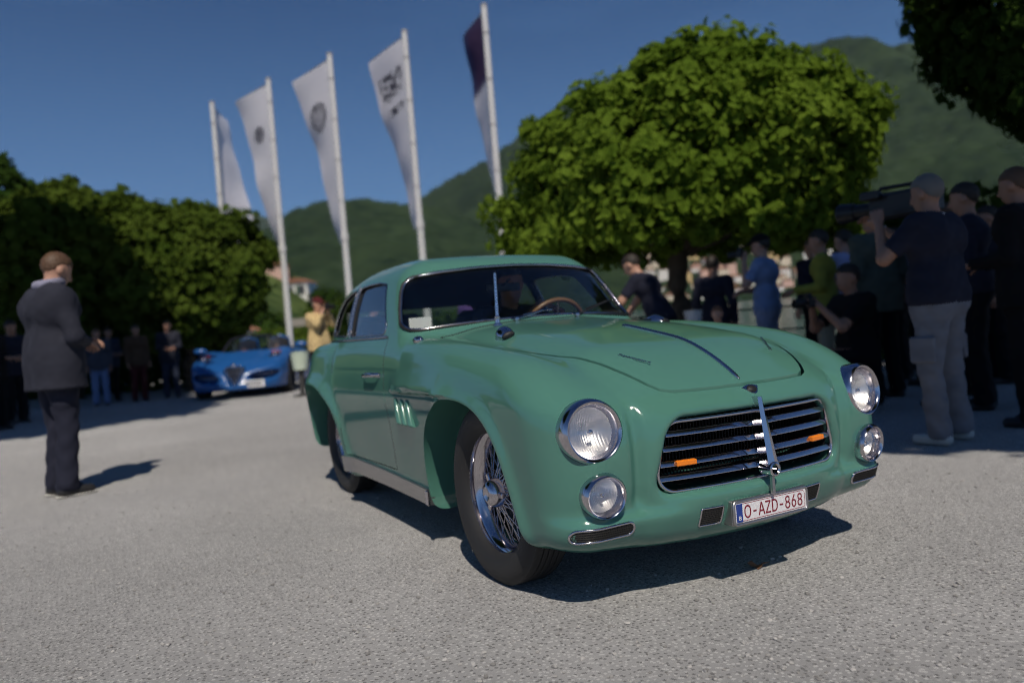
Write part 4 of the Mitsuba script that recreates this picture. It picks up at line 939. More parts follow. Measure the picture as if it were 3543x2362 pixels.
def person(label, at, face, H=1.75, build=1.0, skin='skin_light', top=None, legs=None, hair='hair_dark', shoes='shoe_dark', arms=None, sleeves='long', hem=.88, lean=0.0, crouch=False, turn=0.0,
           legs_bsdf=None, cap=None, group=None, stance=.10, res=.02, step=.0, nod=0.0, sit=False, extra=None, key='person'):
    """at = point of the ground, face = direction looked in (radians in the scene), arms = ((elbow, wrist), (elbow, wrist)) left and right, in body axes (x ahead, y left)."""
    s = H / 1.75
    J = dict(pel=(0, 0, .95), wst=(0, 0, 1.10), chs=(.0, 0, 1.31), nek=(.005, 0, 1.475), hed=(.035, 0, 1.625))
    J.update(hipL=(0, .085, .93), hipR=(0, -.085, .93), kneL=(.02 + step, stance, .50), kneR=(.02 - step, -stance, .50), ankL=(step * 1.2 - .02, stance + .01, .085), ankR=(-step * 1.2 - .02, -stance - .01, .085))
    J.update(shL=(0, .185, 1.415), shR=(0, -.185, 1.415))
    if crouch:
        J.update(kneL=(.36, .14, .52), kneR=(.16, -.14, .12), ankL=(.30, .14, .085), ankR=(-.26, -.14, .10))
        off = np.array([0, 0, -.47])
        for k in ('pel', 'wst', 'chs', 'nek', 'hed', 'hipL', 'hipR', 'shL', 'shR'): J[k] = tuple(np.array(J[k]) + off)
    if sit:
        J.update(kneL=(.44, .12, .90), kneR=(.44, -.12, .90), ankL=(.62, .12, .55), ankR=(.62, -.12, .55))
    J = {k: np.array(v, float) for k, v in J.items()}
    if lean:
        c, sn = math.cos(lean), math.sin(lean); o = J['pel']
        for k in ('wst', 'chs', 'nek', 'hed', 'shL', 'shR'):
            v = J[k] - o; J[k] = o + np.array([v[0] * c + v[2] * sn, v[1], -v[0] * sn + v[2] * c])
    if nod: J['hed'] = J['nek'] + (J['hed'] - J['nek']) @ np.array([[math.cos(nod), 0, -math.sin(nod)], [0, 1, 0], [math.sin(nod), 0, math.cos(nod)]])
    b = build
    up = J['hed'] - J['nek']; up /= np.linalg.norm(up); fw = np.array([math.cos(turn), math.sin(turn), 0.]); fw -= up * (fw @ up); fw /= np.linalg.norm(fw); lf = np.cross(up, fw)
    HB = np.stack([fw, lf, up])
    default = ((np.array([-.03, .235, 1.13]), np.array([.06, .235, .88])), (np.array([-.03, -.235, 1.13]), np.array([.06, -.235, .88])))
    A = arms or default; A = [(np.array(e, float), np.array(w, float)) for e, w in A]
    def torso(p, g):
        d = cone_sdf(p, J['chs'] + [0, .085 * b, .02], J['chs'] + [0, -.085 * b, .02], .112 * b + g, .112 * b + g)
        d = smin(d, cone_sdf(p, J['shL'], J['shR'], .060 * b + g, .060 * b + g), .05)
        d = smin(d, cone_sdf(p, J['wst'] + [0, .06 * b, 0], J['wst'] + [0, -.06 * b, 0], .102 * b + g, .102 * b + g), .08)
        return smin(d, cone_sdf(p, J['pel'] + [0, .075 * b, 0], J['pel'] + [0, -.075 * b, 0], .112 * b + g, .112 * b + g), .08)
    def arm(p, i, g, part_=2):
        sh = J['shL'] if i == 0 else J['shR']; e, w = A[i]
        d = cone_sdf(p, sh, e, .056 * b + g, .043 + g)
        return smin(d, cone_sdf(p, e, w, .041 + g, .027 + g), .03) if part_ == 2 else d
    def leg(p, i, g, flare=0.):
        h, k, a = (J['hipL'], J['kneL'], J['ankL']) if i == 0 else (J['hipR'], J['kneR'], J['ankR'])
        return smin(cone_sdf(p, h, k, .088 * b + g, .056 + g), cone_sdf(p, k, a, .054 + g, .038 + g + flare), .04)
    def head(p):
        q = (p - J['hed']) @ HB.T
        d = ell(q, (-.012, 0, .02), (.098, .076, .100))
        d = smin(d, ell(q, (.030, 0, -.058), (.062, .052, .062)), .04)
        d = smin(d, cone_sdf(q, (.085, 0, .005), (.104, 0, -.028), .009, .014), .015)
        for sg_ in (1, -1):
            d = smin(d, ell(q, (-.004, sg_ * .080, -.012), (.026, .012, .034)), .008)
            d = np.maximum(d, -(ell(q, (.090, sg_ * .030, .010), (.014, .018, .010)))) if False else d
        d = np.maximum(d, -(cone_sdf(q, (.098, .022, -.058), (.098, -.022, -.058), .004, .004)))
        return smin(d, cone_sdf(p, J['nek'] + up * .07, J['nek'] - up * .04, .052, .062), .025)
    def body(p):
        d = smin(torso(p, -.012), head(p), .02)
        for i in (0, 1): d = smin(smin(d, arm(p, i, 0), .025), leg(p, i, -.008), .03)
        return d
    pts = np.array(list(J.values()) + [q for a in A for q in a]); lo, hi = pts.min(0) - [.2, .2, .13], pts.max(0) + [.2, .2, .2]
    M = rotz(face, at) @ np.diag([s, s, s, 1.0])
    k = thing(key, label, 'person', group)
    def add(f, name, bsdf, h=res, lo_=None, hi_=None, **kw):
        P, F = sdf_mesh(f, lo if lo_ is None else np.maximum(lo, lo_), hi if hi_ is None else np.minimum(hi, hi_), h, project=1); m = trimesh.Trimesh(P, F, process=False)
        return part(k, name, moved(m, M), bsdf, smooth=True, **kw)
    P, F = sdf_mesh(body, lo, hi, res * .85, project=1)
    bodym = manifold(P, F)
    hands = []
    for i in (0, 1):
        e, w = A[i]; d = w - e; sd = 1 if i == 0 else -1
        hands.append(hand_mesh(w, d, np.array([.35, -sd * .9, -.2]) if abs(d[2]) > .15 else np.array([0, -sd * .3, -1.]), sd, .55))
    try:
        for h in hands: bodym = bodym + h
        bm_ = as_tm(bodym)
        assert len(bm_.faces) > 500
    except Exception: bm_ = cat_([trimesh.Trimesh(P, F, process=False)] + [as_tm(h) for h in hands])
    part(k, 'body', moved(bm_, M), skin, smooth=True)
    fold = lambda p, a: a * (np.sin(p[:, 2] * 46 + 5 * np.sin(p[:, 1] * 17 + p[:, 0] * 9)) + np.sin(p[:, 2] * 23 + p[:, 1] * 31)) * .5
    def shirt(p):
        d = torso(p, .014) + fold(p, .005)
        if hem < .84:
            d = smin(d, cone_sdf(p, J['pel'] + [0, .06 * b, .05], J['pel'] + [0, .07 * b, hem - .95], .115 * b, .13 * b), .05); d = smin(d, cone_sdf(p, J['pel'] + [0, -.06 * b, .05], J['pel'] + [0, -.07 * b, hem - .95], .115 * b, .13 * b), .05)
        for i in (0, 1): d = smin(d, arm(p, i, .014, 2 if sleeves == 'long' else 1) + fold(p, .004), .02)
        ref = J['pel'][2] - .95
        d = np.maximum(d, hem + ref - p[:, 2]) if not lean else np.maximum(d, (hem - .95) + (J['pel'] - p) @ np.array([math.sin(lean), 0, math.cos(lean)]))
        nk = (p - J['nek']) @ up
        d = np.maximum(d, nk - .015)
        if sleeves == 'short':
            for i in (0, 1):
                sh = J['shL'] if i == 0 else J['shR']; e = A[i][0]; ax = (e - sh) / np.linalg.norm(e - sh)
                near = cone_sdf(p, sh, e, .10, .10) < 0
                d = np.where(near, np.maximum(d, (p - sh) @ ax - .78 * np.linalg.norm(e - sh)), d)
        else:
            for i in (0, 1):
                e, w = A[i]; ax = (w - e) / np.linalg.norm(w - e)
                near = cone_sdf(p, e, w + ax * .1, .09, .09) < 0
                d = np.where(near & (torso(p, .03) > 0), np.maximum(d, (p - e) @ ax - np.linalg.norm(w - e) + .01), d)
        return d
    def pants(p):
        d = np.minimum(leg(p, 0, .014, .022), leg(p, 1, .014, .022))
        d = smin(d, cone_sdf(p, J['pel'] + [0, .07 * b, -.02], J['pel'] + [0, -.07 * b, -.02], .118 * b, .118 * b), .04) + fold(p, .007)
        d = np.maximum(d, (p[:, 2] - J['pel'][2]) - .07)
        return np.maximum(d, .045 - p[:, 2]) if not sit else d
    refz = J['pel'][2] - .95
    if top: add(shirt, 'shirt', top, lo_=[-9, -9, (hem + refz - .10) if not lean else -9], hi_=[9, 9, J['nek'][2] + .12])
    if legs: add(pants, 'trousers', legs, hi_=[9, 9, max(J['pel'][2] + .12, J['kneL'][2] + .12)])
    def hairf(p):
        q = (p - J['hed']) @ HB.T
        d = ell(q, (-.016, 0, .026), (.105, .083, .101)) + .004 * np.sin(q[:, 0] * 210 + 9 * np.sin(q[:, 1] * 60)) * np.sin(q[:, 2] * 150 + q[:, 1] * 120)
        line = q[:, 2] - (.035 + .30 * np.clip(q[:, 0] + .01, 0, .2) * 1.0 - 1.7 * np.clip(-q[:, 0] - .005, 0, .06))
        return np.maximum(d, -line)
    add(hairf, 'hair', hair, .012, J['hed'] - .17, J['hed'] + .19)
    if cap:
        def capf(p):
            q = (p - J['hed']) @ HB.T
            d = np.maximum(ell(q, (-.012, 0, .035), (.114, .092, .105)), .045 - q[:, 2])
            return np.minimum(d, np.maximum(ell(q, (.10, 0, .050), (.10, .075, .012)), -q[:, 0] + .05))
        add(capf, 'cap', cap, .012, J['hed'] - .25, J['hed'] + .25)
    for sd, a, kn in ((1, J['ankL'], J['kneL']), (-1, J['ankR'], J['kneR'])):
        if sit: continue
        f = lambda p, a=a: np.maximum(smin(cone_sdf(p, a + [-.035, 0, -.045], a + [.15, 0, -.052], .040, .036), cone_sdf(p, a, a + [-.01, 0, -.03], .046, .046), .03), .004 - p[:, 2])
        P, F = sdf_mesh(f, a - [.13, .1, .12], a + [.26, .1, .08], .015, project=1)
        part(k, 'shoe', moved(trimesh.Trimesh(P, F, process=False), M), shoes, smooth=True)
    return k, M, J, A
plain('skin_light', (.48, .27, .19), .5); plain('skin_tan', (.36, .19, .125), .5)
plain('hair_dark', (.022, .016, .012), .6); plain('hair_grey', (.16, .15, .14), .7); plain('hair_brown', (.10, .055, .03), .6); plain('hair_auburn', (.20, .085, .04), .6)
plain('shoe_dark', (.02, .02, .022), .5); plain('shoe_white', (.55, .54, .50), .6)
def cloth(name, c, v=.25):
    mat(name, base_color=mikit.proc(lambda p, n, uv: mix([x * (1 - v) for x in c], [x * (1 + v) for x in c], fbm(p.x * 13, p.y * 13, p.z * 17, 3))), roughness=.9, specular=.15, sheen=.3)
for n, c in dict(navy=(.022, .024, .040), black=(.010, .010, .012), charcoal=(.030, .032, .046), slate=(.075, .078, .10), denim=(.035, .045, .075), pale_blue=(.26, .30, .44), beige=(.62, .47, .24), white=(.66, .66, .68), sky=(.20, .28, .48), lilac=(.40, .42, .66),
                 olive=(.23, .24, .045), khaki=(.30, .27, .19), grey=(.18, .185, .21), blue=(.02, .07, .26), purple=(.10, .06, .20), green_grey=(.07, .085, .07), brown=(.09, .055, .035), maroon=(.09, .02, .022)).items(): cloth(n + '_cloth', c)
RIGHT, LEFT, TO_CAM, AWAY = YAW, YAW + math.pi, YAW - math.pi / 2, YAW + math.pi / 2
hold = ((( .02, .22, 1.14), (.30, .10, 1.12)), ((.02, -.22, 1.14), (.30, -.08, 1.12)))
shoot = (((.16, .21, 1.28), (.20, .06, 1.52)), ((.16, -.21, 1.28), (.20, -.06, 1.52)))
# left foreground: man in the long dark jacket
k, M, J, A = person('man in a long dark jacket and checked scarf standing at the left, seen from behind', site(-3.30, 5.86), RIGHT + .85, 1.77, 1.32, 'skin_light', 'charcoal_cloth', 'navy_cloth', 'hair_brown', 'shoe_dark', arms=(((.05, .28, 1.12), (.25, .10, 1.10)), ((.05, -.28, 1.12), (.22, -.04, 1.08))), hem=.76, stance=.09, res=.016, nod=.28)
cloth('check_cloth', (.22, .22, .30), .6)
part(k, 'scarf', moved(tube([J['nek'] + .075 * np.array([math.cos(a), math.sin(a), .15 * math.cos(a)]) + [.005, 0, .035] for a in np.linspace(0, 2 * np.pi, 24)[:-1]], .034, 10, closed=True, ref=(0, 0, 1)), M), 'check_cloth', smooth=True)
for sd, a in ((1, J['ankL']), (-1, J['ankR'])): part(k, 'shoe_sole', moved(tube([a + [-.08, 0, -.075], a + [.05, 0, -.076], a + [.19, 0, -.074]], [.034, .040, .032], 12, ref=(0, 0, 1), flat=.28), M), 'shoe_white', smooth=True)
# right foreground: cameraman
k, M, J, A = person('cameraman in navy T-shirt and grey cargo trousers, right of the coupe with a video camera', site(2.72, 5.16), LEFT - .95, 1.71, 1.22, 'skin_tan', 'navy_cloth', 'grey_cloth', 'hair_grey', 'shoe_white', arms=(((.18, .30, 1.22), (.28, .16, 1.47)), ((.26, -.27, 1.27), (.46, -.17, 1.47))), sleeves='short', hem=.90, stance=.13, res=.016)
part(k, 'shirt_collar', moved(tube([J['nek'] + .066 * np.array([math.cos(a), math.sin(a), .2 * math.cos(a)]) + [.0, 0, .016] for a in np.linspace(0, 2 * np.pi, 24)[:-1]], .010, 8, closed=True, ref=(0, 0, 1)), M), 'white_cloth', smooth=True)
part(k, 'watch', moved(tube([A[1][1] + .033 * (math.cos(a) * np.array([.55, .2, -.4]) + math.sin(a) * np.array([-.2, .97, 0])) - .02 * (A[1][1] - A[1][0]) / .3 for a in np.linspace(0, 2 * np.pi, 16)[:-1]], .009, 6, closed=True), M), 'shoe_white', smooth=True)
for sg_ in (1, -1): part(k, 'cargo_pocket', moved(box(.16, .035, .17, (.02, sg_ * .205, .62), .012), M), 'grey_cloth')
plain('camera_black', (.012, .012, .013), .4)
vc = thing('video_camera', 'black video camera held on the shoulder of the cameraman', 'video camera')
B = M @ frame((.33, -.13, 1.60), (1, 0, 0), (0, 1, 0), (0, 0, 1))
part(vc, 'camera_body', moved(box(.40, .13, .18, (-.05, 0, 0), .02), B), 'camera_black')
part(vc, 'lens_barrel', moved(lathe([(0, 0), (.05, 0), (.05, .12), (.062, .13), (.075, .24), (.07, .25), (.06, .22), (0, .21)], 28), B @ frame((.15, 0, .0), (0, 1, 0), (0, 0, 1), (1, 0, 0))), 'camera_black', smooth=40)
part(vc, 'viewfinder', moved(box(.14, .06, .06, (.10, .10, .08), .01), B), 'camera_black')
part(vc, 'top_handle', moved(tube([(-.16, 0, .09), (-.14, 0, .125), (.08, 0, .13), (.11, 0, .09)], .014, 8, ref=(0, 1, 0)), B), 'camera_black', smooth=True)
part(vc, 'battery', moved(box(.07, .11, .16, (-.29, 0, 0), .012), B), 'camera_black')
# right: spectators
person('man in a navy polo shirt bending forward beside the tree trunk', site(1.62, 8.7), LEFT - .5, 1.72, 1.08, 'skin_light', 'navy_cloth', 'black_cloth', 'hair_dark', arms=(((.36, .24, 1.16), (.52, .20, .92)), ((.36, -.24, 1.16), (.52, -.16, .92))), sleeves='short', lean=.42)
k = thing('white_bucket', 'white bucket on a stool beside the man in the navy polo shirt', 'bucket')
Mb = rotz(0, site(1.92, 8.55, 0)); plain('bucket_white', (.70, .68, .65), .5)
part(k, 'bucket', moved(lathe([(0, .80), (.075, .80), (.098, .98), (.102, .985), (.094, .985), (.08, .83), (0, .83)], 28), Mb), 'bucket_white', smooth=40)
part(k, 'stool', moved(cat_([lathe([(0, .76), (.15, .76), (.15, .80), (0, .80)], 24)] + [tube([(.11 * math.cos(a), .11 * math.sin(a), .77), (.17 * math.cos(a), .17 * math.sin(a), 0)], .014, 6) for a in (.5, 2.6, 4.7)]), Mb), 'bin_stand', smooth=30)
person('slim person in dark blue clothes standing behind the child', site(2.42, 9.6), AWAY - .5, 1.62, .92, 'skin_tan', 'navy_cloth', 'denim_cloth', 'hair_dark', hem=.80)
person('auburn-haired child behind the bonnet of the coupe', site(1.86, 7.3), TO_CAM - .4, 1.00, .95, 'skin_light', 'maroon_cloth', 'denim_cloth', 'hair_auburn')
k, M, J, A = person('man in a light blue shirt and dark cap taking a picture', site(2.88, 9.1), LEFT - .6, 1.77, 1.05, 'skin_light', 'sky_cloth', 'pale_blue_cloth', 'hair_dark', arms=(((.14, .25, 1.20), (.20, .07, 1.50)), ((.06, -.24, 1.15), (.24, .02, 1.14))), sleeves='short', hem=.84, cap='black_cloth')
def hand_camera(label, M, at):
    c = thing('camera', label, 'camera'); B = M @ frame(at, (1, 0, 0), (0, 1, 0), (0, 0, 1))
    part(c, 'camera_body', moved(box(.06, .14, .095, (0, 0, 0), .012), B), 'camera_black')
    part(c, 'lens_barrel', moved(lathe([(0, 0), (.036, 0), (.036, .05), (.041, .06), (.041, .12), (.034, .12), (.03, .10), (0, .10)], 24), B @ frame((.02, 0, -.005), (0, 1, 0), (0, 0, 1), (1, 0, 0))), 'camera_black', smooth=40)
    part(c, 'flash_hump', moved(box(.05, .06, .035, (0, 0, .06), .008), B), 'camera_black')
hand_camera('black camera held up by the man in the light blue shirt', M, (.24, .05, 1.56))
person('dark-haired woman in an olive green top and pale trousers', site(3.30, 8.5), LEFT - .4, 1.72, 1.06, 'skin_tan', 'olive_cloth', 'khaki_cloth', 'hair_dark', arms=hold, sleeves='long', hem=.74)
person('person in a lilac shirt between the olive top and the green-grey coat', site(3.72, 8.9), LEFT - 1.0, 1.74, 1.0, 'skin_light', 'lilac_cloth', 'black_cloth', 'hair_dark', sleeves='short', arms=hold)
k, M, J, A = person('man in a dark green-grey coat behind the crouching photographer', site(3.52, 7.75), LEFT - 1.3, 1.84, 1.12, 'skin_tan', 'green_grey_cloth', 'black_cloth', 'hair_grey', hem=.78)
k, M, J, A = person('photographer in black crouching behind the right headlight', site(2.95, 7.0), LEFT + .2, 1.74, 1.08, 'skin_tan', 'black_cloth', 'black_cloth', 'hair_dark', crouch=True, arms=(((.25, .20, .74), (.36, .06, .93)), ((.25, -.20, .74), (.36, -.05, .93))), sleeves='short')
hand_camera('black camera in the hands of the crouching photographer', M, (.42, .0, .97))
person('man in black standing close behind the cameraman', site(3.72, 6.5), LEFT - .6, 1.82, 1.1, 'skin_tan', 'navy_cloth', 'black_cloth', 'hair_dark', arms=hold)
person('tall man in black clothes at the right edge', site(3.50, 5.5), LEFT - .9, 1.76, 1.2, 'skin_tan', 'black_cloth', 'black_cloth', 'hair_brown', arms=hold, hem=.80)
person('person in dark blue jeans at the far right edge, half out of view', site(4.25, 6.1), LEFT - .3, 1.78, 1.05, 'skin_tan', 'black_cloth', 'denim_cloth', 'hair_dark')
person('woman in a slate grey top and black trousers in the shade behind the cameraman', site(4.35, 8.6), LEFT - .9, 1.70, 1.0, 'skin_tan', 'slate_cloth', 'black_cloth', 'hair_dark', arms=hold)
person('man in charcoal clothes at the back of the right-hand crowd', site(4.9, 8.2), LEFT - .2, 1.80, 1.1, 'skin_tan', 'charcoal_cloth', 'black_cloth', 'hair_dark')
person('person in a brown jacket at the back of the right-hand crowd', site(4.5, 9.4), LEFT - .6, 1.75, 1.1, 'skin_tan', 'brown_cloth', 'black_cloth', 'hair_dark')
person('woman with dark hair in black, between the green-grey coat and the cameraman', site(3.62, 6.9), LEFT - .8, 1.66, 1.0, 'skin_tan', 'black_cloth', 'navy_cloth', 'hair_dark', hem=.78, res=.024)
person('man in a charcoal jumper close behind the woman in black', site(4.15, 7.5), LEFT - .5, 1.78, 1.1, 'skin_tan', 'charcoal_cloth', 'black_cloth', 'hair_brown', arms=hold, res=.024)
person('man in a navy jumper beside the railing, right of the olive top', site(4.0, 10.6), LEFT - 1.2, 1.80, 1.1, 'skin_light', 'navy_cloth', 'black_cloth', 'hair_grey', res=.024)
# middle distance
k, M, J, A = person('man in a pale yellow jacket and red cap taking a picture behind the coupe', site(-3.38, 14.3), RIGHT - .5, 1.76, 1.12, 'skin_light', 'beige_cloth', 'navy_cloth', 'hair_grey', arms=shoot, hem=.82, cap='maroon_cloth')
hand_camera('small camera held by the man in the yellow jacket', M, (.26, 0, 1.57))
part(k, 'shirt_front', moved(tube([J['nek'] + [.045, .0, -.01], J['chs'] + [.118, 0, .06], J['wst'] + [.116, 0, .08]], [.045, .04, .02], 10, ref=(1, 0, 0), flat=.3), M), 'white_cloth', smooth=True)
part(k, 'bag_strap', moved(tube([(.04, .13, 1.45), (.135, .03, 1.28), (.135, -.10, 1.08), (.05, -.17, .95)], .018, 8, ref=(1, 0, 0), flat=.4), M), 'black_cloth', smooth=True)
person('person in a purple top seen through the windows of the coupe', site(-.62, 12.5), LEFT + .4, 1.68, 1.2, 'skin_light', 'purple_cloth', 'denim_cloth', 'hair_dark')
person('person in a white shirt seen through the door window of the coupe', site(-2.05, 12.2), RIGHT - .3, 1.52, 1.05, 'skin_light', 'white_cloth', 'denim_cloth', 'hair_dark')
# left crowd under the trees
LC = [('man in a bright blue jacket in the left crowd', -9.75, 17.6, .1, 'blue_cloth', 'black_cloth', 1.74, 'hair_dark'),
      ('woman in a grey cardigan and white skirt in the left crowd', -8.85, 17.4, -.5, 'slate_cloth', 'sky_cloth', 1.66, 'hair_brown'),
      ('person in dark brown clothes right of the white skirt in the left crowd', -8.25, 17.9, -.2, 'brown_cloth', 'maroon_cloth', 1.70, 'hair_dark'),
      ('man in charcoal at the right end of the left crowd, next to the blue car', -7.75, 18.4, -.6, 'charcoal_cloth', 'denim_cloth', 1.76, 'hair_dark'),
      ('person in black behind the bright blue jacket', -10.4, 18.6, .3, 'black_cloth', 'black_cloth', 1.80, 'hair_dark'),
      ('person in denim right of the person in black in the left crowd', -9.3, 18.8, -.1, 'denim_cloth', 'black_cloth', 1.72, 'hair_dark'),
      ('man in navy between the jacketed man and the left crowd', -8.6, 14.0, .2, 'navy_cloth', 'black_cloth', 1.78, 'hair_dark'),
      ('person in an olive top in the left crowd, half hidden by the jacketed man', -9.35, 15.3, -.3, 'olive_cloth', 'black_cloth', 1.66, 'hair_dark'),
      ('person in a white top at the far left edge, behind the jacketed man', -10.2, 15.9, -.2, 'white_cloth', 'navy_cloth', 1.70, 'hair_dark'),
      ('person in black at the far left edge', -8.1, 12.7, .5, 'black_cloth', 'black_cloth', 1.75, 'hair_dark')]
for lb, L, D, dy, tp, lg, H, hr in LC: person(lb, site(L, D), RIGHT + dy - .6, H, 1.08, 'skin_tan', tp, lg, hr, arms=hold if H > 1.7 else None, hem=.80, res=.024)
# the driver, and the papers behind the windscreen
k, M, J, A = person('driver in a dark shirt behind the wheel of the green coupe', (-1.70, .34, -.36), 0.0, 1.70, 1.0, 'skin_light', 'slate_cloth', 'black_cloth', 'hair_dark', sit=True, arms=(((.26, .27, 1.22), (.415, .12, 1.385)), ((.26, -.24, 1.20), (.41, -.10, 1.40))), sleeves='short', res=.016)
one('paper_card', moved(box(.11, .004, .075, (0, 0, .0375)), frame((-1.01, -.53, .957), (.35, .93, 0), (-.93, .35, 0), (0, 0, 1))), 'white_card', 'white card standing on the dashboard of the coupe, behind the lower left of the windscreen', 'card', smooth=False)
k = thing('leaflet', 'white leaflet with red print lying on the dashboard of the coupe', 'leaflet')
Ml = rotz(.3, (-.985, -.30, .962))
part(k, 'sheet', moved(box(.15, .30, .006, (0, 0, .003)), Ml), 'white_card', smooth=False); part(k, 'red_print', moved(box(.06, .16, .002, (.0, .0, .0074)), Ml), 'red_print', smooth=False)

# ------------------------------------------------------------------ the blue open sports car
mat('blue_paint', base_color=rgb(.010, .085, .29), roughness=.3, specular=.5, clearcoat=1.0, clearcoat_gloss=.97)
plain('reflection_red', (.60, .05, .03), .3)
bc = thing('blue_sports_car', 'low blue open sports car coming forward under the flagpoles', 'car')
BT = knots([-3.6, -2.6, -1.9, -1.2, -.55, .0, .45, .80, 1.0], [.62, .80, .84, .86, .87, .80, .70, .56, .40])
BW = knots([-3.6, -2.9, -2.2, -1.2, -.3, .3, .62, .85, 1.05], [.62, .86, .93, .88, .92, .90, .82, .66, .40])
def blue_f(p):
    x, a, z = p[:, 0], np.sqrt(p[:, 1] ** 2 + 1e-6), p[:, 2]
    w = BW(x) - .08 * (np.clip(z - .5, 0, 1) / .4) ** 2 - .05 * np.clip(.4 - z, 0, 1) / .3
    t = BT(x) + .055 * np.exp(-((a - .70) / .14) ** 2) * np.exp(-((x + .05) / .55) ** 2) - .03 * np.exp(-((a - .42) / .13) ** 2) * np.exp(-((x + .1) / .6) ** 2)
    d = smax((a - w), (z - t) * .9, .12)
    f = .98 - .30 * (a / .9) ** 2 + .05 * sstep(.35, .25, z) - .12 * np.clip(z - .5, 0, 1) / .3
    d = smax(d, x - f, .12); d = smax(d, .16 - z, .05); d = smax(d, -3.1 - x, .2)
    scoop = np.hypot((a - .52 - .0 * z) / .26, (z - .40 - .10 * (a - .5)) / .075) - 1     # side air intakes
    d = smax(d, -np.maximum(scoop * .07, .45 - x), .03)
    tri = np.maximum(a * 1.0 - (.20 - .55 * np.abs(z - .50) * (z < .5) - .30 * (z > .5) * (z - .5)), np.abs(z - .40) - .17)   # shield-shaped grille
    d = smax(d, -np.maximum(tri, .62 - x), .02)
    for cx in (0., -2.52): d = np.maximum(d, -np.maximum(np.hypot(x - cx, z - .33) - .37, .55 - a))
    cock = np.maximum(np.abs(x + 1.55) - .52, np.maximum(a - .60, .45 - z))
    return smax(d, -cock, .04)
PB, FB = sdf_mesh(blue_f, (-3.2, -1.02, .1), (1.15, 1.02, 1.0), .024, project=1)
BS = 1.07; MB = rotz(TO_CAM + .10, site(-5.62, 17.0)) @ np.diag([BS, BS, BS, 1])
part(bc, 'body', moved(trimesh.Trimesh(PB, FB, process=False), MB), 'blue_paint', smooth=35)
yy = np.linspace(-.62, .62, 24); arc = lambda z, x0, k_: np.stack([x0 - k_ * (yy / .62) ** 2, yy * (1 - .22 * (z - .84) / .35), np.full(24, z) - .06 * (z > 1) * (yy / .62) ** 2], 1)
b0, b1 = arc(.84, -.55, .30), arc(1.17, -1.0, .18)
G = trimesh.Trimesh(np.vstack([b0, b1]), [[i, i + 1, i + 25] for i in range(23)] + [[i, i + 25, i + 24] for i in range(23)], process=False)
wk = part(bc, 'windscreen', moved(G, MB), 'side_glass', smooth=True)
part(wk, 'frame', moved(tube(np.vstack([b0[:1], b1, b0[-1:]]), .022, 8), MB), 'navy_cloth', smooth=True)
plain('deck_black', (.015, .016, .02), .5)
for s in (-1, 1):
    part(bc, 'seat', moved(cat_([box(.14, .44, .62, (-1.95, s * .34, .78), .05)]), MB), 'deck_black', smooth=40)
    part(bc, 'roll_hoop', moved(tube([(-2.12, s * .14, .85), (-2.12, s * .16, 1.08), (-2.12, s * .34, 1.15), (-2.12, s * .52, 1.08), (-2.12, s * .54, .85)], .035, 8, ref=(1, 0, 0)), MB), 'blue_paint', smooth=True)
    m = trimesh.creation.icosphere(3); m.vertices *= [.07, .13, .065]
    mk = part(bc, 'mirror', moved(m, MB @ frame((-.72, s * 1.0, .92), (1, 0, 0), (0, 1, 0), (0, 0, 1))), 'blue_paint', smooth=True)
    part(mk, 'mirror_arm', moved(tube([(-.72, s * .80, .86), (-.72, s * .95, .90)], .02, 6), MB), 'deck_black', smooth=True)
    hl = lambda r_, x_: moved(lathe([(0, .02), (r_ * .6, .016), (r_, 0)], 24), MB @ frame((x_, s * .70, .66), (0, 1, 0), (-.55, 0, .835), (.835, 0, .55)))
    q = np.stack(np.meshgrid(np.linspace(-.10, .10, 7), np.linspace(-.14, .14, 7), indexing='ij'), -1).reshape(-1, 2)
    hx = np.array([surf_z(np.array([.30 + b_]), np.array([.66 + a_]), 1.2, blue_f)[0] for a_, b_ in q])
    ii = np.arange(49).reshape(7, 7); qq = np.stack([ii[:-1, :-1], ii[1:, :-1], ii[1:, 1:], ii[:-1, 1:]], -1).reshape(-1, 4)
    V = np.stack([.30 + q[:, 1], s * (.66 + q[:, 0]), hx + .006], 1)
    hk = part(bc, 'headlight', moved(trimesh.Trimesh(V, np.vstack([qq[:, [0, 1, 2]], qq[:, [0, 2, 3]]]), process=False), MB), 'deck_black', smooth=True)
    part(hk, 'lens', moved(lathe([(0, .05), (.04, .045), (.065, .02), (.07, 0)], 20), MB @ frame((.34, s * .66, float(hx.mean()) - .01), (0, 1, 0), (-.7, 0, .714), (.714, 0, .7))), 'chrome', smooth=True)
    part(hk, 'painted_reflection_strip', moved(tube([(.20, s * .58, float(hx[24]) + .045), (.18, s * .76, float(hx[24]) + .035)], .012, 6), MB), 'reflection_red', smooth=True)  # solid red bar standing in for a reddish reflection on the headlight
    for cx in (0., -2.52):
        wm = MB @ frame((cx, s * .80, .33), (1, 0, 0), (0, 0, 1), (0, -1, 0))
        w_ = part(bc, 'wheel', moved(lathe([(0, -.05), (.08, -.05), (.20, -.03), (.235, -.07), (.235, .07), (.2, .03), (0, .05)], 36), wm), 'dark_metal', smooth=30)
        part(w_, 'tyre', moved(lathe([(.235, -.09), (.25, -.11), (.31, -.11), (.33, -.09), (.333, 0), (.33, .09), (.31, .11), (.25, .11), (.235, .09)], 36), wm), 'rubber', smooth=30)
    part(bc, 'intake_blade', moved(tube([(.66, s * .24, .41), (.64, s * .5, .425), (.50, s * .74, .45)], .012, 6), MB), 'chrome', smooth=True)
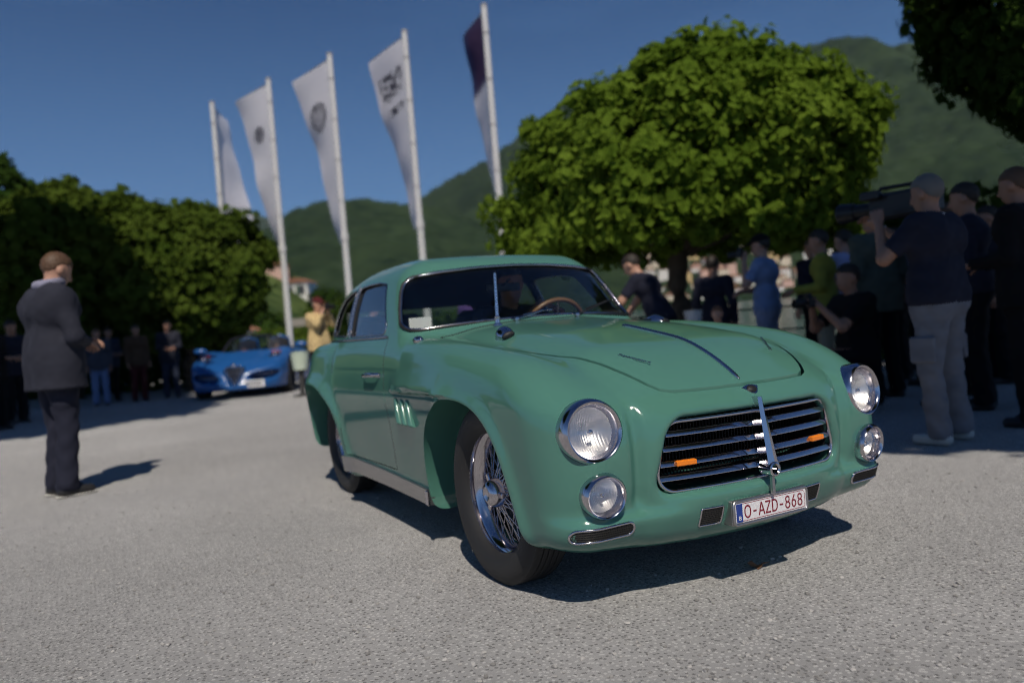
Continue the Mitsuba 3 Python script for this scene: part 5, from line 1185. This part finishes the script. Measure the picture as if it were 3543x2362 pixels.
sh = [(.0, -.20), (.10, -.04), (.16, .10), (.12, .145), (0, .155), (-.12, .145), (-.16, .10), (-.10, -.04)]
shd = dense(np.array(sh), 60); gk = part(bc, 'shield_grille', moved(tube(np.stack([.90 - .1 * (shd[:, 1] + .2) , shd[:, 0], shd[:, 1] + .44], 1), .013, 8, closed=True, ref=(1, 0, 0)), MB), 'chrome', smooth=True)
for z in (.30, .36, .42, .48, .54): hw_ = float(np.interp(z - .44, [-.2, -.04, .10], [.01, .10, .155])); part(gk, 'grille_bar', moved(tube([(.885, -hw_, z), (.885, hw_, z)], .008, 6), MB), 'chrome', smooth=True)
part(gk, 'grille_backing', moved(box(.02, .30, .36, (.70, 0, .42)), MB), 'deck_black')
emb = part(bc, 'nose_badge', moved(lathe([(0, .012), (.035, .010), (.040, 0)], 24), MB @ frame((.90, 0, .615), (0, 1, 0), (-.4, 0, .917), (.917, 0, .4))), 'chrome', smooth=True)
pk = part(bc, 'number_plate', moved(box(.012, .40, .13, (1.0, .36, .26), .004), MB), 'white_card')
for z in (.285, .245): part(pk, 'plate_print', moved(box(.003, .30, .022, (1.008, .36, z)), MB), 'slate_cloth')
for s, lb, tp, hr in ((-1, 'passenger in a brown jacket in the blue sports car, at the left', 'brown_cloth', 'hair_dark'), (1, 'driver with brown hair in the blue sports car, at the right', 'charcoal_cloth', 'hair_brown')):
    person(lb, (MB @ [-1.72, s * .34, -.62, 1])[:3], TO_CAM + .10, 1.70, 1.0, 'skin_tan', tp, 'black_cloth', hr, sit=True, arms=(((.2, .25, 1.2), (.40, .15, 1.30)), ((.2, -.25, 1.2), (.40, -.15, 1.30))), res=.024)

# ------------------------------------------------------------------ the air of the valley
scene['valley_air'] = {'type': 'homogeneous', 'albedo': rgb(.80, .92, .99), 'sigma_t': .000045}
scene['haze'] = {'type': 'cube', 'to_world': T().translate([-1800, 400, 340]) @ T().scale([6500, 6500, 352]), 'bsdf': {'type': 'null'}, 'interior': {'type': 'ref', 'id': 'valley_air'}}
labels['haze'] = {'kind': 'stuff', 'label': 'thin blue haze lying over the valley and the lake', 'category': 'haze'}
